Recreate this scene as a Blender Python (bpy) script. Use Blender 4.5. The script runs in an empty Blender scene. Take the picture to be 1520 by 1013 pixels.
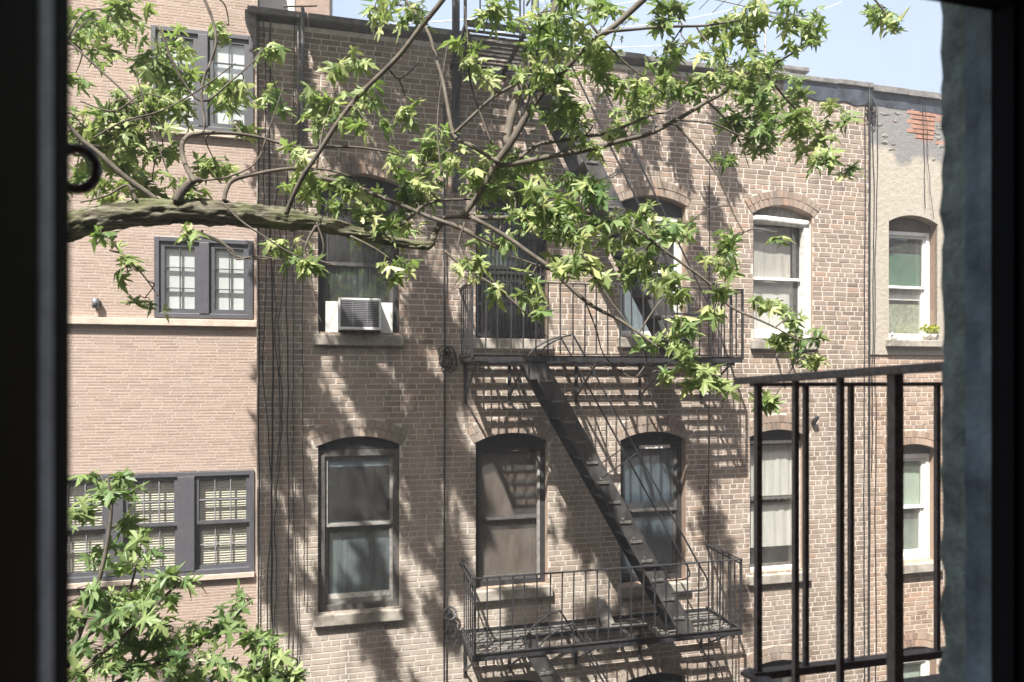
import bpy, bmesh, math, random
from mathutils import Vector, Matrix, noise
random.seed(7)
sc = bpy.context.scene
COL = sc.collection
A = math.atan(0.25)            # the camera looks 14 degrees to the right of the far wall's normal
CA, SA = math.cos(A), math.sin(A)
F = 1013.3; CU, CV = 760.0, 563.0
D = 8.0                        # distance of the far facade
E = 7.4                        # eye height above the yard
SUN = Vector((0.72, 1.0, -1.88))

def P(u, v, Y=D):
    xc = (u-CU)/F; zr = (CV-v)/F
    s = Y/(CA - xc*SA)
    return Vector((s*(xc*CA+SA), Y, E + s*zr))
def zc(u, Y):
    return Y/(CA-(u-CU)/F*SA)
def X(u, Y=D): return P(u, 0, Y).x
def Z(u, v, Y=D): return P(u, v, Y).z

# ------------------------------------------------------------------ materials
def nt(name):
    m = bpy.data.materials.new(name); m.use_nodes = True
    t = m.node_tree; b = t.nodes['Principled BSDF']
    return m, t, b
def N(t, typ, **kw):
    n = t.nodes.new(typ)
    for k, v in kw.items():
        if k in ('ins',):
            for kk, vv in v.items(): n.inputs[kk].default_value = vv
        else: setattr(n, k, v)
    return n
def L(t, a, b): t.links.new(a, b)
def ramp(t, stops, interp='LINEAR'):
    r = t.nodes.new('ShaderNodeValToRGB'); cr = r.color_ramp; cr.interpolation = interp
    while len(cr.elements) < len(stops): cr.elements.new(0.5)
    for e, (p, c) in zip(cr.elements, stops):
        e.position = p; e.color = (*c, 1) if len(c) == 3 else c
    return r
def mixc(t, fac, a, b, typ='MIX'):
    m = t.nodes.new('ShaderNodeMix'); m.data_type = 'RGBA'; m.blend_type = typ
    for s, sock in ((fac, m.inputs[0]), (a, m.inputs[6]), (b, m.inputs[7])):
        if hasattr(s, 'is_output'): L(t, s, sock)
        elif isinstance(s, (int, float)): sock.default_value = s
        else: sock.default_value = (*s, 1)
    return m.outputs[2]
def pos(t, scale=(1, 1, 1)):
    g = t.nodes.new('ShaderNodeNewGeometry'); mp = t.nodes.new('ShaderNodeMapping')
    mp.inputs['Scale'].default_value = scale
    L(t, g.outputs['Position'], mp.inputs['Vector']); return mp.outputs['Vector']
def noi(t, vec, scale, detail=6, rough=.6):
    n = t.nodes.new('ShaderNodeTexNoise'); n.inputs['Scale'].default_value = scale
    n.inputs['Detail'].default_value = detail; n.inputs['Roughness'].default_value = rough
    L(t, vec, n.inputs['Vector']); return n.outputs['Fac']
def step(t, val, lo, hi, a=0., b=1.):
    m = t.nodes.new('ShaderNodeMapRange'); m.inputs[1].default_value = lo; m.inputs[2].default_value = hi
    m.inputs[3].default_value = a; m.inputs[4].default_value = b
    L(t, val, m.inputs[0]); return m.outputs[0]
def bump(t, b, h, strength=.3, dist=.01):
    n = t.nodes.new('ShaderNodeBump'); n.inputs['Strength'].default_value = strength; n.inputs['Distance'].default_value = dist
    L(t, h, n.inputs['Height']); L(t, n.outputs[0], b.inputs['Normal'])
def M(name, c, rough=.7, var=.25, scale=9, bmp=.15, metal=0, spec=.3, c2=None, sc3=(1, 1, 1)):
    m, t, b = nt(name)
    v = pos(t, sc3); f = noi(t, v, scale, 8, .65)
    lo = tuple(x*(1-var) for x in c); hi = c2 or tuple(min(1, x*(1+var)) for x in c)
    r = ramp(t, [(.3, lo), (.7, hi)]); L(t, f, r.inputs[0]); L(t, r.outputs[0], b.inputs['Base Color'])
    b.inputs['Roughness'].default_value = rough; b.inputs['Metallic'].default_value = metal
    b.inputs['Specular IOR Level'].default_value = spec
    if bmp: bump(t, b, noi(t, v, scale*6, 4), bmp, .004)
    return m

def brick_mat(name, stops, wash, washlow, soot, amt=.5):
    m, t, b = nt(name)
    g = t.nodes.new('ShaderNodeNewGeometry')
    r = ramp(t, stops, 'LINEAR'); L(t, g.outputs['Random Per Island'], r.inputs[0])
    v = pos(t)
    fine = noi(t, v, 55, 5, .7)
    c = mixc(t, step(t, fine, .35, .75, 0, .45), r.outputs[0], tuple(min(1, x*1.7) for x in stops[len(stops)//2][1]))
    # lime and old paint smears, more of them lower down the wall
    s = t.nodes.new('ShaderNodeSeparateXYZ'); L(t, g.outputs['Position'], s.inputs[0])
    low = step(t, s.outputs['Z'], E+1.2, E-2.2, 0., 1.)
    left = step(t, s.outputs['X'], 4.6, 1.0, 0.25, 1.)
    mm = t.nodes.new('ShaderNodeMath'); mm.operation = 'MULTIPLY'; L(t, low, mm.inputs[0]); L(t, left, mm.inputs[1])
    n2 = noi(t, pos(t, (1, 1, .6)), 3.2, 9, .7)
    ad = t.nodes.new('ShaderNodeMath'); ad.operation = 'MULTIPLY_ADD'; ad.inputs[1].default_value = washlow
    L(t, mm.outputs[0], ad.inputs[0]); L(t, n2, ad.inputs[2])
    c = mixc(t, step(t, ad.outputs[0], .52, .86, 0, .8), c, wash)
    # soot streaks running down
    n3 = noi(t, pos(t, (3.5, 3.5, .35)), 1.4, 6, .65)
    c = mixc(t, step(t, n3, .5, .75, 0, amt), c, soot)
    L(t, c, b.inputs['Base Color']); b.inputs['Roughness'].default_value = .9
    b.inputs['Specular IOR Level'].default_value = .15
    bump(t, b, fine, .35, .004)
    return m

BR = brick_mat('old_brick', [(0, (.135, .108, .09)), (.12, (.185, .145, .118)), (.35, (.225, .174, .14)), (.6, (.255, .199, .16)), (.82, (.285, .226, .183)), (.95, (.31, .21, .155)), (1, (.235, .20, .178))],
               (.42, .375, .325), .40, (.09, .08, .075), .6)
BR2 = brick_mat('orange_brick', [(0, (.17, .12, .095)), (.3, (.26, .18, .135)), (.6, (.31, .225, .17)), (.85, (.35, .27, .215)), (1, (.37, .235, .16))],
                (.45, .37, .29), .2, (.17, .14, .12), .3)
TB = brick_mat('tan_brick', [(0, (.285, .217, .182)), (.4, (.315, .241, .204)), (.7, (.335, .26, .22)), (1, (.355, .28, .24))],
               (.33, .265, .227), .05, (.235, .185, .155), .25)
MORT = M('mortar', (.52, .475, .42), .95, .3, 14, .5)
MORT2 = M('dark_mortar', (.40, .33, .28), .95, .3, 14, .5)
TMORT = M('tan_mortar', (.44, .37, .32), .95, .1, 14, .3)
STONE = M('sill_stone', (.30, .275, .24), .9, .5, 7, .6)
STONE_L = M('limestone', (.50, .43, .36), .9, .2, 10, .3)
IRON = M('black_iron', (.022, .024, .03), .45, .5, 25, .4, 0, .5, (.05, .048, .05))
IRON_D = M('worn_iron', (.075, .074, .078), .6, .6, 20, .6, 0, .4, (.22, .205, .19))
IRON_S = M('flaking_iron', (.022, .024, .03), .5, .5, 5, .5, 0, .5, (.10, .095, .09), (1, 1, .6))
IRON_N = M('near_iron', (.16, .145, .14), .55, .5, 60, .4, 0, .4)
TAR = M('tar_flashing', (.085, .10, .125), .7, .45, 7, .6, 0, .3)
COPE = M('coping', (.17, .165, .16), .9, .45, 9, .7)
WWHITE = M('white_paint', (.74, .74, .72), .45, .08, 20, .1, 0, .4)
WPEEL = M('peeling_white', (.62, .60, .56), .7, .35, 18, .6, 0, .2)
WMID = M('worn_grey_paint', (.26, .25, .235), .6, .45, 16, .3)
WGREY = M('grey_paint', (.10, .095, .09), .55, .4, 20, .3)
WDARK = M('dark_paint', (.035, .035, .038), .55, .4, 20, .3)
NAVY = M('slate_metal', (.085, .086, .098), .42, .15, 10, .05, 0, .5)
BLACKF = M('black_frame', (.003, .003, .0035), .7, .3, 30, .1, 0, .1)
NAVYF = M('deep_blue_frame', (.004, .005, .009), .7, .3, 30, .1, 0, .1)
TRACK = M('aluminium_track', (.40, .45, .55), .5, .3, 50, .2, 0, .3)
JAMB = M('weathered_stucco', (.19, .245, .285), .95, .55, 7, 1.0, 0, .05)
JEDGE = M('mossy_edge', (.21, .255, .245), .95, .5, 26, .9, 0, .05)
ROOM = M('room_paint', (.006, .006, .006), .9, .1, 4, 0)
INT = M('dark_interior', (.035, .034, .033), .9, .4, 2, 0)  # the shade of the unlit rooms is put into this dark colour
BLIND = M('blind_cloth', (.78, .83, .86), .8, .06, 3, 0)
SLAT = M('slat_blind', (.62, .60, .50), .6, .06, 3, 0)
CURT = M('grey_curtain', (.50, .485, .46), .9, .25, 4, .1, 0, .1, None, (8, 8, .4))
CURTB = M('blue_grey_curtain', (.26, .29, .325), .9, .25, 4, .1, 0, .1, None, (9, 9, .4))
CURTD = M('dark_curtain', (.10, .115, .105), .9, .5, 4, .1, 0, .1, None, (9, 9, .4))
CURTW = M('white_net', (.66, .66, .64), .9, .14, 5, .1, 0, .1, None, (7, 7, .5))
BROWNB = M('brown_board', (.155, .125, .105), .8, .35, 3, .15, 0, .1, None, (3, 3, 1))
GREENB = M('green_blind', (.08, .17, .12), .7, .2, 4, 0)
MINTB = M('mint_blind', (.42, .52, .44), .8, .1, 4, 0)
PLASTIC = M('ac_plastic', (.70, .70, .68), .4, .06, 12, .05, 0, .4)
GRILLE = M('ac_dark', (.05, .05, .05), .6, .2, 20, 0)
CABLE = M('cable_black', (.02, .02, .022), .6, .4, 10, 0)
CABLEG = M('cable_grey', (.22, .22, .235), .6, .25, 10, 0)
PIPE = M('pipe_grey', (.16, .165, .17), .5, .3, 10, .1, .2)
CONC = M('yard_concrete', (.10, .105, .085), .95, .3, 1.5, .3)
ROOFM = M('roof_felt', (.11, .11, .115), .9, .3, 2, .3)
POTM = M('pot_white', (.7, .69, .66), .5, .06, 10, 0)
LAMPM = M('lamp_metal', (.16, .165, .18), .4, .15, 20, 0, .3)

def glass(name, fac, tint=(.9, .95, .96)):
    m, t, b = nt(name); t.nodes.remove(b)
    out = t.nodes['Material Output']
    tr = N(t, 'ShaderNodeBsdfTransparent'); tr.inputs[0].default_value = (*tint, 1)
    gl = N(t, 'ShaderNodeBsdfGlossy'); gl.inputs['Roughness'].default_value = .03
    gl.inputs['Color'].default_value = (.9, .95, 1, 1)
    nz = noi(t, pos(t), 2.5, 2); bp = N(t, 'ShaderNodeBump'); bp.inputs['Strength'].default_value = .12; bp.inputs['Distance'].default_value = .02
    L(t, nz, bp.inputs['Height']); L(t, bp.outputs[0], gl.inputs['Normal'])
    di = N(t, 'ShaderNodeBsdfDiffuse'); di.inputs[0].default_value = (.5, .5, .48, 1)
    m0 = N(t, 'ShaderNodeMixShader'); dust = noi(t, pos(t, (1, 1, .6)), 5, 5); L(t, step(t, dust, .3, .8, .02, .10), m0.inputs[0])
    L(t, tr.outputs[0], m0.inputs[1]); L(t, di.outputs[0], m0.inputs[2])
    mx = N(t, 'ShaderNodeMixShader'); mx.inputs[0].default_value = fac
    L(t, m0.outputs[0], mx.inputs[1]); L(t, gl.outputs[0], mx.inputs[2]); L(t, mx.outputs[0], out.inputs[0])
    return m
GL = glass('window_glass', .09, (.95, .95, .94))
GLR = glass('window_glass_reflecting', .15, (.75, .8, .82))

def stucco_mat():
    m, t, b = nt('cream_stucco')
    g = t.nodes.new('ShaderNodeNewGeometry'); s = N(t, 'ShaderNodeSeparateXYZ'); L(t, g.outputs['Position'], s.inputs[0])
    v = pos(t); n1 = noi(t, v, 2.2, 8, .65); n2 = noi(t, v, 14, 8, .7); n3 = noi(t, v, 40, 4)
    r = ramp(t, [(.3, (.34, .315, .265)), (.7, (.44, .405, .345))]); L(t, n2, r.inputs[0])
    zz = N(t, 'ShaderNodeMath', operation='MULTIPLY_ADD'); zz.inputs[1].default_value = .9; L(t, n1, zz.inputs[0]); L(t, s.outputs['Z'], zz.inputs[2])
    zt = E + 3.12 + .45
    c = mixc(t, step(t, zz.outputs[0], zt-.06, zt+.06), r.outputs[0], (.21, .208, .205))
    # brick courses ghosting through worn plaster
    vor = noi(t, pos(t, (2.2, 2.2, 13)), 2.5, 5, .7)
    c = mixc(t, step(t, vor, .57, .66, 0, .8), c, (.38, .27, .20))
    n4 = noi(t, pos(t, (5, 5, .5)), 1.3, 5)
    c = mixc(t, step(t, n4, .55, .8, 0, .35), c, (.25, .22, .18))
    L(t, c, b.inputs['Base Color']); b.inputs['Roughness'].default_value = .95; b.inputs['Specular IOR Level'].default_value = .1
    bump(t, b, n2, .7, .02)
    return m
STUC = stucco_mat()
PATCH = M('red_brick_patch', (.33, .185, .135), .9, .3, 12, .5)

def bark_mat():
    m, t, b = nt('bark')
    v = pos(t, (1.1, 20, 20)); n = noi(t, v, 2.2, 8, .7)
    r = ramp(t, [(.34, (.025, .022, .017)), (.45, (.10, .09, .065)), (.56, (.23, .215, .165)), (.75, (.36, .345, .28))]); L(t, n, r.inputs[0])
    moss = noi(t, pos(t), 4, 6)
    g = t.nodes.new('ShaderNodeNewGeometry'); s = N(t, 'ShaderNodeSeparateXYZ'); L(t, g.outputs['Normal'], s.inputs[0])
    c = mixc(t, step(t, moss, .40, .62, 0, .55), r.outputs[0], (.17, .20, .08))
    L(t, c, b.inputs['Base Color']); b.inputs['Roughness'].default_value = .95; b.inputs['Specular IOR Level'].default_value = .1
    bump(t, b, n, 1., .03); return m
BARK = bark_mat()
TWIG = M('twig_bark', (.125, .11, .092), .9, .45, 12, .4, 0, .1)
def leaf_mat(name, stops, trans=.45):
    m, t, b = nt(name); out = t.nodes['Material Output']
    g = t.nodes.new('ShaderNodeNewGeometry'); r = ramp(t, stops); L(t, g.outputs['Random Per Island'], r.inputs[0])
    v = noi(t, pos(t), 2.2, 3); c = mixc(t, step(t, v, .45, .75, 0, .5), r.outputs[0], stops[-1][1])
    L(t, c, b.inputs['Base Color']); b.inputs['Roughness'].default_value = .42; b.inputs['Specular IOR Level'].default_value = .45
    tl = N(t, 'ShaderNodeBsdfTranslucent'); tc = mixc(t, .5, c, (.20, .34, .03)); L(t, tc, tl.inputs[0])
    mx = N(t, 'ShaderNodeMixShader'); mx.inputs[0].default_value = trans
    L(t, b.outputs[0], mx.inputs[1]); L(t, tl.outputs[0], mx.inputs[2]); L(t, mx.outputs[0], out.inputs[0])
    return m
LEAF = leaf_mat('maple_leaf', [(0, (.10, .175, .065)), (.3, (.19, .28, .10)), (.65, (.31, .395, .15)), (1, (.52, .54, .25))])
LEAF2 = leaf_mat('young_leaf', [(0, (.10, .18, .07)), (.5, (.20, .30, .115)), (1, (.36, .44, .18))])

# ------------------------------------------------------------------ mesh building
class MB:
    def __init__(s): s.v = []; s.f = []; s.mi = []; s.cur = 0
    def face(s, pts):
        i = len(s.v); s.v += [tuple(p) for p in pts]; s.f.append(tuple(range(i, i+len(pts)))); s.mi.append(s.cur)
    def box(s, x0, x1, y0, y1, z0, z1):
        i = len(s.v)
        s.v += [(x0, y0, z0), (x1, y0, z0), (x1, y1, z0), (x0, y1, z0), (x0, y0, z1), (x1, y0, z1), (x1, y1, z1), (x0, y1, z1)]
        for q in ((0, 3, 2, 1), (4, 5, 6, 7), (0, 1, 5, 4), (1, 2, 6, 5), (2, 3, 7, 6), (3, 0, 4, 7)):
            s.f.append(tuple(i+k for k in q)); s.mi.append(s.cur)
        return s
    def bar(s, a, b, w, h, up=(0, 0, 1)):
        a = Vector(a); b = Vector(b); d = (b-a).normalized(); up = Vector(up)
        if abs(d.dot(up)) > .99: up = Vector((0, 1, 0))
        sd = d.cross(up).normalized(); up = sd.cross(d)
        i = len(s.v)
        for p in (a, b):
            for q in ((-1, -1), (1, -1), (1, 1), (-1, 1)): s.v.append(tuple(p + sd*(q[0]*w/2) + up*(q[1]*h/2)))
        for q in ((3, 2, 1, 0), (4, 5, 6, 7), (0, 1, 5, 4), (1, 2, 6, 5), (2, 3, 7, 6), (3, 0, 4, 7)):
            s.f.append(tuple(i+k for k in q)); s.mi.append(s.cur)
        return s
    def tube(s, pts, r, n=8, rough=0., seed=0):
        pts = [Vector(p) for p in pts]
        rs = r if isinstance(r, (list, tuple)) else [r]*len(pts)
        ref = Vector((0, 0, 1)); base = len(s.v)
        for k, p in enumerate(pts):
            d = (pts[min(k+1, len(pts)-1)] - pts[max(k-1, 0)]).normalized()
            rf = ref if abs(d.dot(ref)) < .95 else Vector((0, 1, 0))
            sd = d.cross(rf).normalized(); up = sd.cross(d)
            for j in range(n):
                an = 2*math.pi*j/n; rr = rs[k]
                if rough:
                    rr *= 1 + rough*noise.noise(Vector((math.cos(an)*3.2+seed, math.sin(an)*3.2, k*.13))) \
                            + rough*.7*noise.noise(Vector((math.cos(an)*8+seed, math.sin(an)*8, k*.3)))
                s.v.append(tuple(p + sd*(rr*math.cos(an)) + up*(rr*math.sin(an))))
        for k in range(len(pts)-1):
            for j in range(n):
                a = base+k*n+j; b = base+k*n+(j+1) % n
                s.f.append((a, b, b+n, a+n)); s.mi.append(s.cur)
        s.f.append(tuple(base+j for j in range(n))[::-1]); s.mi.append(s.cur)
        e = base+(len(pts)-1)*n; s.f.append(tuple(e+j for j in range(n))); s.mi.append(s.cur)
        return s
    def build(s, name, mats, parent=None, smooth=False, bevel=0, loc=None):
        o0 = Vector(loc) if loc is not None else (parent.get('_o') and Vector(parent['_o']) if parent else None) or Vector((0, 0, 0))
        me = bpy.data.meshes.new(name)
        me.from_pydata([tuple(Vector(p)-o0) for p in s.v], [], s.f); me.update()
        mats = mats if isinstance(mats, (list, tuple)) else [mats]
        for m in mats: me.materials.append(m)
        me.polygons.foreach_set('material_index', s.mi)
        if smooth: me.polygons.foreach_set('use_smooth', [True]*len(me.polygons))
        bm = bmesh.new(); bm.from_mesh(me); bmesh.ops.recalc_face_normals(bm, faces=bm.faces); bm.to_mesh(me); bm.free()
        o = bpy.data.objects.new(name, me); COL.objects.link(o)
        if parent: o.parent = parent; o['_o'] = tuple(o0)
        else: o.location = o0; o['_o'] = tuple(o0)
        if bevel:
            md = o.modifiers.new('bevel', 'BEVEL'); md.width = bevel; md.segments = 2; md.limit_method = 'ANGLE'
        return o
def thing(name, label, cat, loc, group=None):
    o = bpy.data.objects.new(name, None); COL.objects.link(o); o.location = loc
    o.empty_display_size = .2
    o['_o'] = tuple(loc); o['label'] = label; o['category'] = cat
    if group: o['group'] = group
    return o
def tag(o, label, cat, group=None):
    o['label'] = label; o['category'] = cat
    if group: o['group'] = group
    return o
def smoothpts(pts, n=8):
    """Catmull-Rom through (Vector, radius) pairs"""
    out = []
    for i in range(len(pts)-1):
        p0 = pts[max(i-1, 0)]; p1 = pts[i]; p2 = pts[i+1]; p3 = pts[min(i+2, len(pts)-1)]
        for k in range(n):
            t = k/n; q = []
            for a, b, c, d in ((p0[0], p1[0], p2[0], p3[0]), (p0[1], p1[1], p2[1], p3[1])):
                q.append((b*2 + (c-a)*t + (a*2-b*5+c*4-d)*t*t + (b*3-a-c*3+d)*t*t*t)*.5)
            out.append(tuple(q))
    out.append(pts[-1]); return [o[0] for o in out], [max(.0008, o[1]) for o in out]

# ------------------------------------------------------------------ walls of real bricks
class Hole:
    def __init__(s, x0, x1, z0, zs, zc_=None, ring=.2):
        s.x0, s.x1, s.z0, s.zs = x0, x1, z0, zs; s.zt = zc_ or zs; s.ring = ring if zc_ else 0
        s.cx = (x0+x1)/2; s.w = (x1-x0)/2
        if zc_: h = zc_-zs; s.R = (s.w**2+h*h)/(2*h); s.cz = zc_-s.R
    def arc(s, n=10):
        if not s.ring: return [(s.x1, s.zs), (s.x0, s.zs)]
        a = math.asin(s.w/s.R)
        return [(s.cx+s.R*math.sin(a*(1-2*k/n)), s.cz+s.R*math.cos(a*(1-2*k/n))) for k in range(n+1)]
    def loop(s): return [(s.x0, s.z0), (s.x1, s.z0)] + s.arc()
    def span(s, z):
        if z < s.z0 or z > s.zt + s.ring: return None
        if z <= s.zs: return (s.x0, s.x1)
        if not s.ring: return (s.x0, s.x1) if z < s.zs else None
        R2 = s.R + s.ring; d = R2*R2-(z-s.cz)**2
        if d <= 0: return None
        hw = min(math.sqrt(d), s.w + s.ring*.35); return (s.cx-hw, s.cx+hw)
    def top(s, x):
        if not s.ring: return s.zs
        return s.cz+math.sqrt(max(0, s.R**2-(x-s.cx)**2))

def brick_wall(name, parent, mats, x0, x1, z0, z1, Y, holes, row, bl, gap, proud, jit, reveal=.16, header=6, backs=True, seed=1):
    rnd = random.Random(seed); mb = MB()
    # mortar sheet with openings
    bm = bmesh.new(); edges = []
    for lp in [[(x0, z0), (x1, z0), (x1, z1), (x0, z1)]] + [h.loop() for h in holes]:
        vs = [bm.verts.new((p[0], Y, p[1])) for p in lp]
        for i in range(len(vs)): edges.append(bm.edges.new((vs[i], vs[(i+1) % len(vs)])))
    bmesh.ops.triangle_fill(bm, use_beauty=True, use_dissolve=False, edges=edges, normal=(0, -1, 0))
    mb.cur = 1
    for f in bm.faces: mb.face([v.co for v in f.verts])
    bm.free()
    mb.cur = 2
    for h in holes:
        lp = h.loop()
        for i in range(len(lp)):
            a, b = lp[i], lp[(i+1) % len(lp)]
            mb.face([(a[0], Y+.001, a[1]), (b[0], Y+.001, b[1]), (b[0], Y+reveal, b[1]), (a[0], Y+reveal, a[1])])
    mb.cur = 0
    nrow = int((z1-z0)/row)
    for r in range(nrow):
        za = z0 + r*row + gap/2; zb = z0+(r+1)*row-gap/2; zm = (za+zb)/2
        hd = header and r % header == 0
        w = bl*.5 if hd else bl
        x = x0 - (w*.5 if r % 2 else 0) - rnd.random()*.02
        while x < x1:
            bw = w*(1+rnd.uniform(-.07, .07))*(.5 if header and not hd and rnd.random() < .06 else 1); segs = [(max(x, x0)+gap/2, min(x+bw, x1)-gap/2)]
            for h in holes:
                sp = h.span(zm)
                if not sp: continue
                ns = []
                for a, b in segs:
                    if b <= sp[0] or a >= sp[1]: ns.append((a, b)); continue
                    if a < sp[0]: ns.append((a, sp[0]))
                    if b > sp[1]: ns.append((sp[1], b))
                segs = ns
            for a, b in segs:
                if b-a < .03: continue
                # a wavy old wall: courses rise and fall slightly
                wv = jit*1.6*noise.noise(Vector((a*.7, r*.11, seed)))
                j = lambda k=1: rnd.uniform(-jit, jit)*k
                pr = proud + rnd.uniform(-proud*.45, proud*.45)
                A0 = [(a+j(), za+j(.7)+wv), (b+j(), za+j(.7)+wv), (b+j(), zb+j(.7)+wv), (a+j(), zb+j(.7)+wv)]
                i = len(mb.v); c = min(.006, gap*.5)
                for (px, pz) in A0: mb.v.append((px, Y+.002, pz))
                ins = [(c, c*.7), (-c, c*.7), (-c, -c*.7), (c, -c*.7)]
                for (px, pz), q in zip(A0, ins): mb.v.append((px+q[0]*.6, Y-pr+j(.5)*.6, pz+q[1]*.6))
                mb.f.append((i+4, i+5, i+6, i+7)); mb.mi.append(0)
                for k in range(4):
                    mb.f.append((i+k, i+(k+1) % 4, i+4+(k+1) % 4, i+4+k)); mb.mi.append(0)
            x += bw
    return mb.build(name, mats, parent)
def arch_ring(h, parent, mats, Y, rows=2, proud=.012):
    """voussoirs over an opening"""
    mb = MB(); rnd = random.Random(int(h.x0*100))
    a = math.asin(h.w/h.R)*1.06
    th = h.ring/rows
    for rw in range(rows):
        ri = h.R + rw*th + .004; ro = ri + th - .010
        n = max(6, int(2*a*(ri+ro)/2/.072)); da = 2*a/n
        for k in range(n):
            t0 = -a+k*da+.0045/ri; t1 = -a+(k+1)*da-.0045/ri
            pr = proud+rnd.uniform(-.004, .004); j = rnd.uniform(-.004, .004)
            q = [(h.cx+r_*math.sin(t), h.cz+r_*math.cos(t)) for r_, t in ((ri, t0), (ri, t1), (ro+j, t1), (ro+j, t0))]
            i = len(mb.v)
            for p in q: mb.v.append((p[0], Y+.003, p[1]))
            for p in q: mb.v.append((p[0], Y-pr, p[1]))
            mb.f.append((i+4, i+5, i+6, i+7)); mb.mi.append(0)
            for kk in range(4): mb.f.append((i+kk, i+(kk+1) % 4, i+4+(kk+1) % 4, i+4+kk)); mb.mi.append(0)
    return mb.build('arch', mats, parent)

def frame_rect(mb, x0, x1, z0, z1, w, y0, y1, wb=None, wt=None):
    wb = wb or w; wt = wt or w
    mb.box(x0, x0+w, y0, y1, z0, z1); mb.box(x1-w, x1, y0, y1, z0, z1)
    mb.box(x0+w, x1-w, y0, y1, z0, z0+wb); mb.box(x0+w, x1-w, y0, y1, z1-wt, z1)
def folds(x0, x1, z0, z1, y, amp=.012, per=.055, hem=0, seed=0):
    mb = MB(); n = max(8, int((x1-x0)/.012)); rnd = random.Random(seed)
    ys = []
    for k in range(n+1):
        xx = x0+(x1-x0)*k/n
        ys.append((xx, y+amp*(1+1.2*noise.noise(Vector((xx*5, seed, 3))))*math.sin(xx/per*6.28+noise.noise(Vector((xx*6, seed, 0)))*6)))
    for k in range(n):
        (a, ya), (b, yb) = ys[k], ys[k+1]
        h0 = hem*(math.sin(a*60)+1)*.5 if hem else 0
        h1 = hem*(math.sin(b*60)+1)*.5 if hem else 0
        mb.face([(a, ya, z0+h0), (b, yb, z0+h1), (b, yb, z1), (a, ya, z1)])
        mb.face([(a, ya+.002, z0+h0), (a, ya+.002, z1), (b, yb+.002, z1), (b, yb+.002, z0+h1)])
    return mb

# ================================================================== SETTING
g = MB(); g.box(-120, 120, -120, 120, -.3, 0)
o = g.build('ground', CONC); o['kind'] = 'structure'

# ================================================================== BROWN BRICK TENEMENT
XL = X(381); XR = X(1291)
ZTOP = (Z(378, 14)+Z(1290, 128))/2
bld = thing('brick_tenement', 'old brown brick tenement with arched windows and fire escapes, filling the middle', 'building', ((XL+XR)/2, D+3, 0))
def arched(ul, ur, vc, vs, vb):
    um = (ul+ur)/2
    return Hole(X(ul), X(ur), Z(um, vb), Z(um, vs), Z(um, vc))
H = {}
H['1l'] = arched(472, 593, 648, 661, 907); H['2l'] = arched(706, 813, 643, 656, 872)
H['3l'] = arched(921, 1018, 641, 653, 866); H['4l'] = arched(1113, 1196, 638, 648, 850)
def up(h, vc, vs, vb, u, x0=None, x1=None): return Hole(h.x0 if x0 is None else x0, h.x1 if x1 is None else x1, Z(u, vb), Z(u, vs), Z(u, vc))
H['1u'] = up(H['1l'], 258, 270, 497, 532); H['2u'] = up(H['2l'], 276, 288, 503, 760)
H['3u'] = up(H['3l'], 291, 303, 502, 972); H['4u'] = up(H['4l'], 305, 319, 505, 1160, X(1118), X(1206))
for k in '1234':
    h = H[k+'l']; dz = h.zt - H[k+'u'].zt
    H[k+'g'] = Hole(h.x0, h.x1, h.z0+dz, h.zs+dz, h.zt+dz)
H['4g'] = Hole(H['4l'].x0, H['4l'].x1, Z(1155, 1150), Z(1155, 990), Z(1155, 980))
H['3g'] = Hole(H['3l'].x0, H['3l'].x1, Z(970, 1200), Z(970, 1010), Z(970, 1000))
brick_wall('wall', bld, [BR, MORT, BR2], XL, XR, .02, ZTOP-.12, D, list(H.values()), .066, .198, .0115, .0035, .0017, seed=3)
for k, h in H.items():
    if k[1] != 'x': arch_ring(h, bld, BR, D)
# side walls, roof and a dark sheet standing in for unlit rooms
m = MB(); m.box(XL, XL+.2, D+.003, D+9, 0, ZTOP-.14); m.box(XR-.25, XR-.003, D+.003, D+9, 0, ZTOP-.14); m.box(XL+.25, XR-.25, D+8.8, D+9, 0, ZTOP-.3)
m.build('side_wall', MORT2, bld)
m = MB(); m.box(XL+.25, XR-.25, D+.003, D+8.8, ZTOP-.6, ZTOP-.45); m.build('roof', ROOFM, bld)
m = MB(); m.box(XL+.25, XR-.25, D+1.6, D+1.65, .1, ZTOP-.65); m.build('dark_backing', INT, bld)
# parapet: worn coping with tarred flashing at the right end
m = MB(); rnd = random.Random(5); x = XL-.09
while x < XR-.02:
    w = min(rnd.uniform(.45, .75), XR-x)
    zt = ZTOP + rnd.uniform(-.012, .012)
    m.box(x, x+w-.006, D-.085+rnd.uniform(-.01, .01), D+.30, zt-.075, zt); x += w
m.build('coping', COPE, bld, bevel=.012)
m = MB(); rnd = random.Random(6); xa = X(1160); n = 40
for k in range(n):
    a = xa+(XR-xa)*k/n; b = xa+(XR-xa)*(k+1)/n
    za = ZTOP-.28-.035*noise.noise(Vector((a*5, 0, 0))); zb = ZTOP-.28-.035*noise.noise(Vector((b*5, 0, 0)))
    m.face([(a, D-.016, za), (b, D-.016, zb), (b, D-.06, ZTOP-.076), (a, D-.06, ZTOP-.076)])
m.build('flashing', TAR, bld)
m = MB(); zt = ZTOP
prof = [(.0, -.45), (-.03, -.40), (-.05, -.25), (-.12, -.14), (-.12, -.02), (0, -.02)]
for (a, b) in zip(prof, prof[1:]):
    m.face([(XL+a[0], D-.03, zt+a[1]), (XL+b[0], D-.03, zt+b[1]), (XL+b[0], D+.2, zt+b[1]), (XL+a[0], D+.2, zt+a[1])])
m.face([(XL+p[0], D-.03, zt+p[1]) for p in prof]); m.build('parapet_end', COPE, bld)

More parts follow.
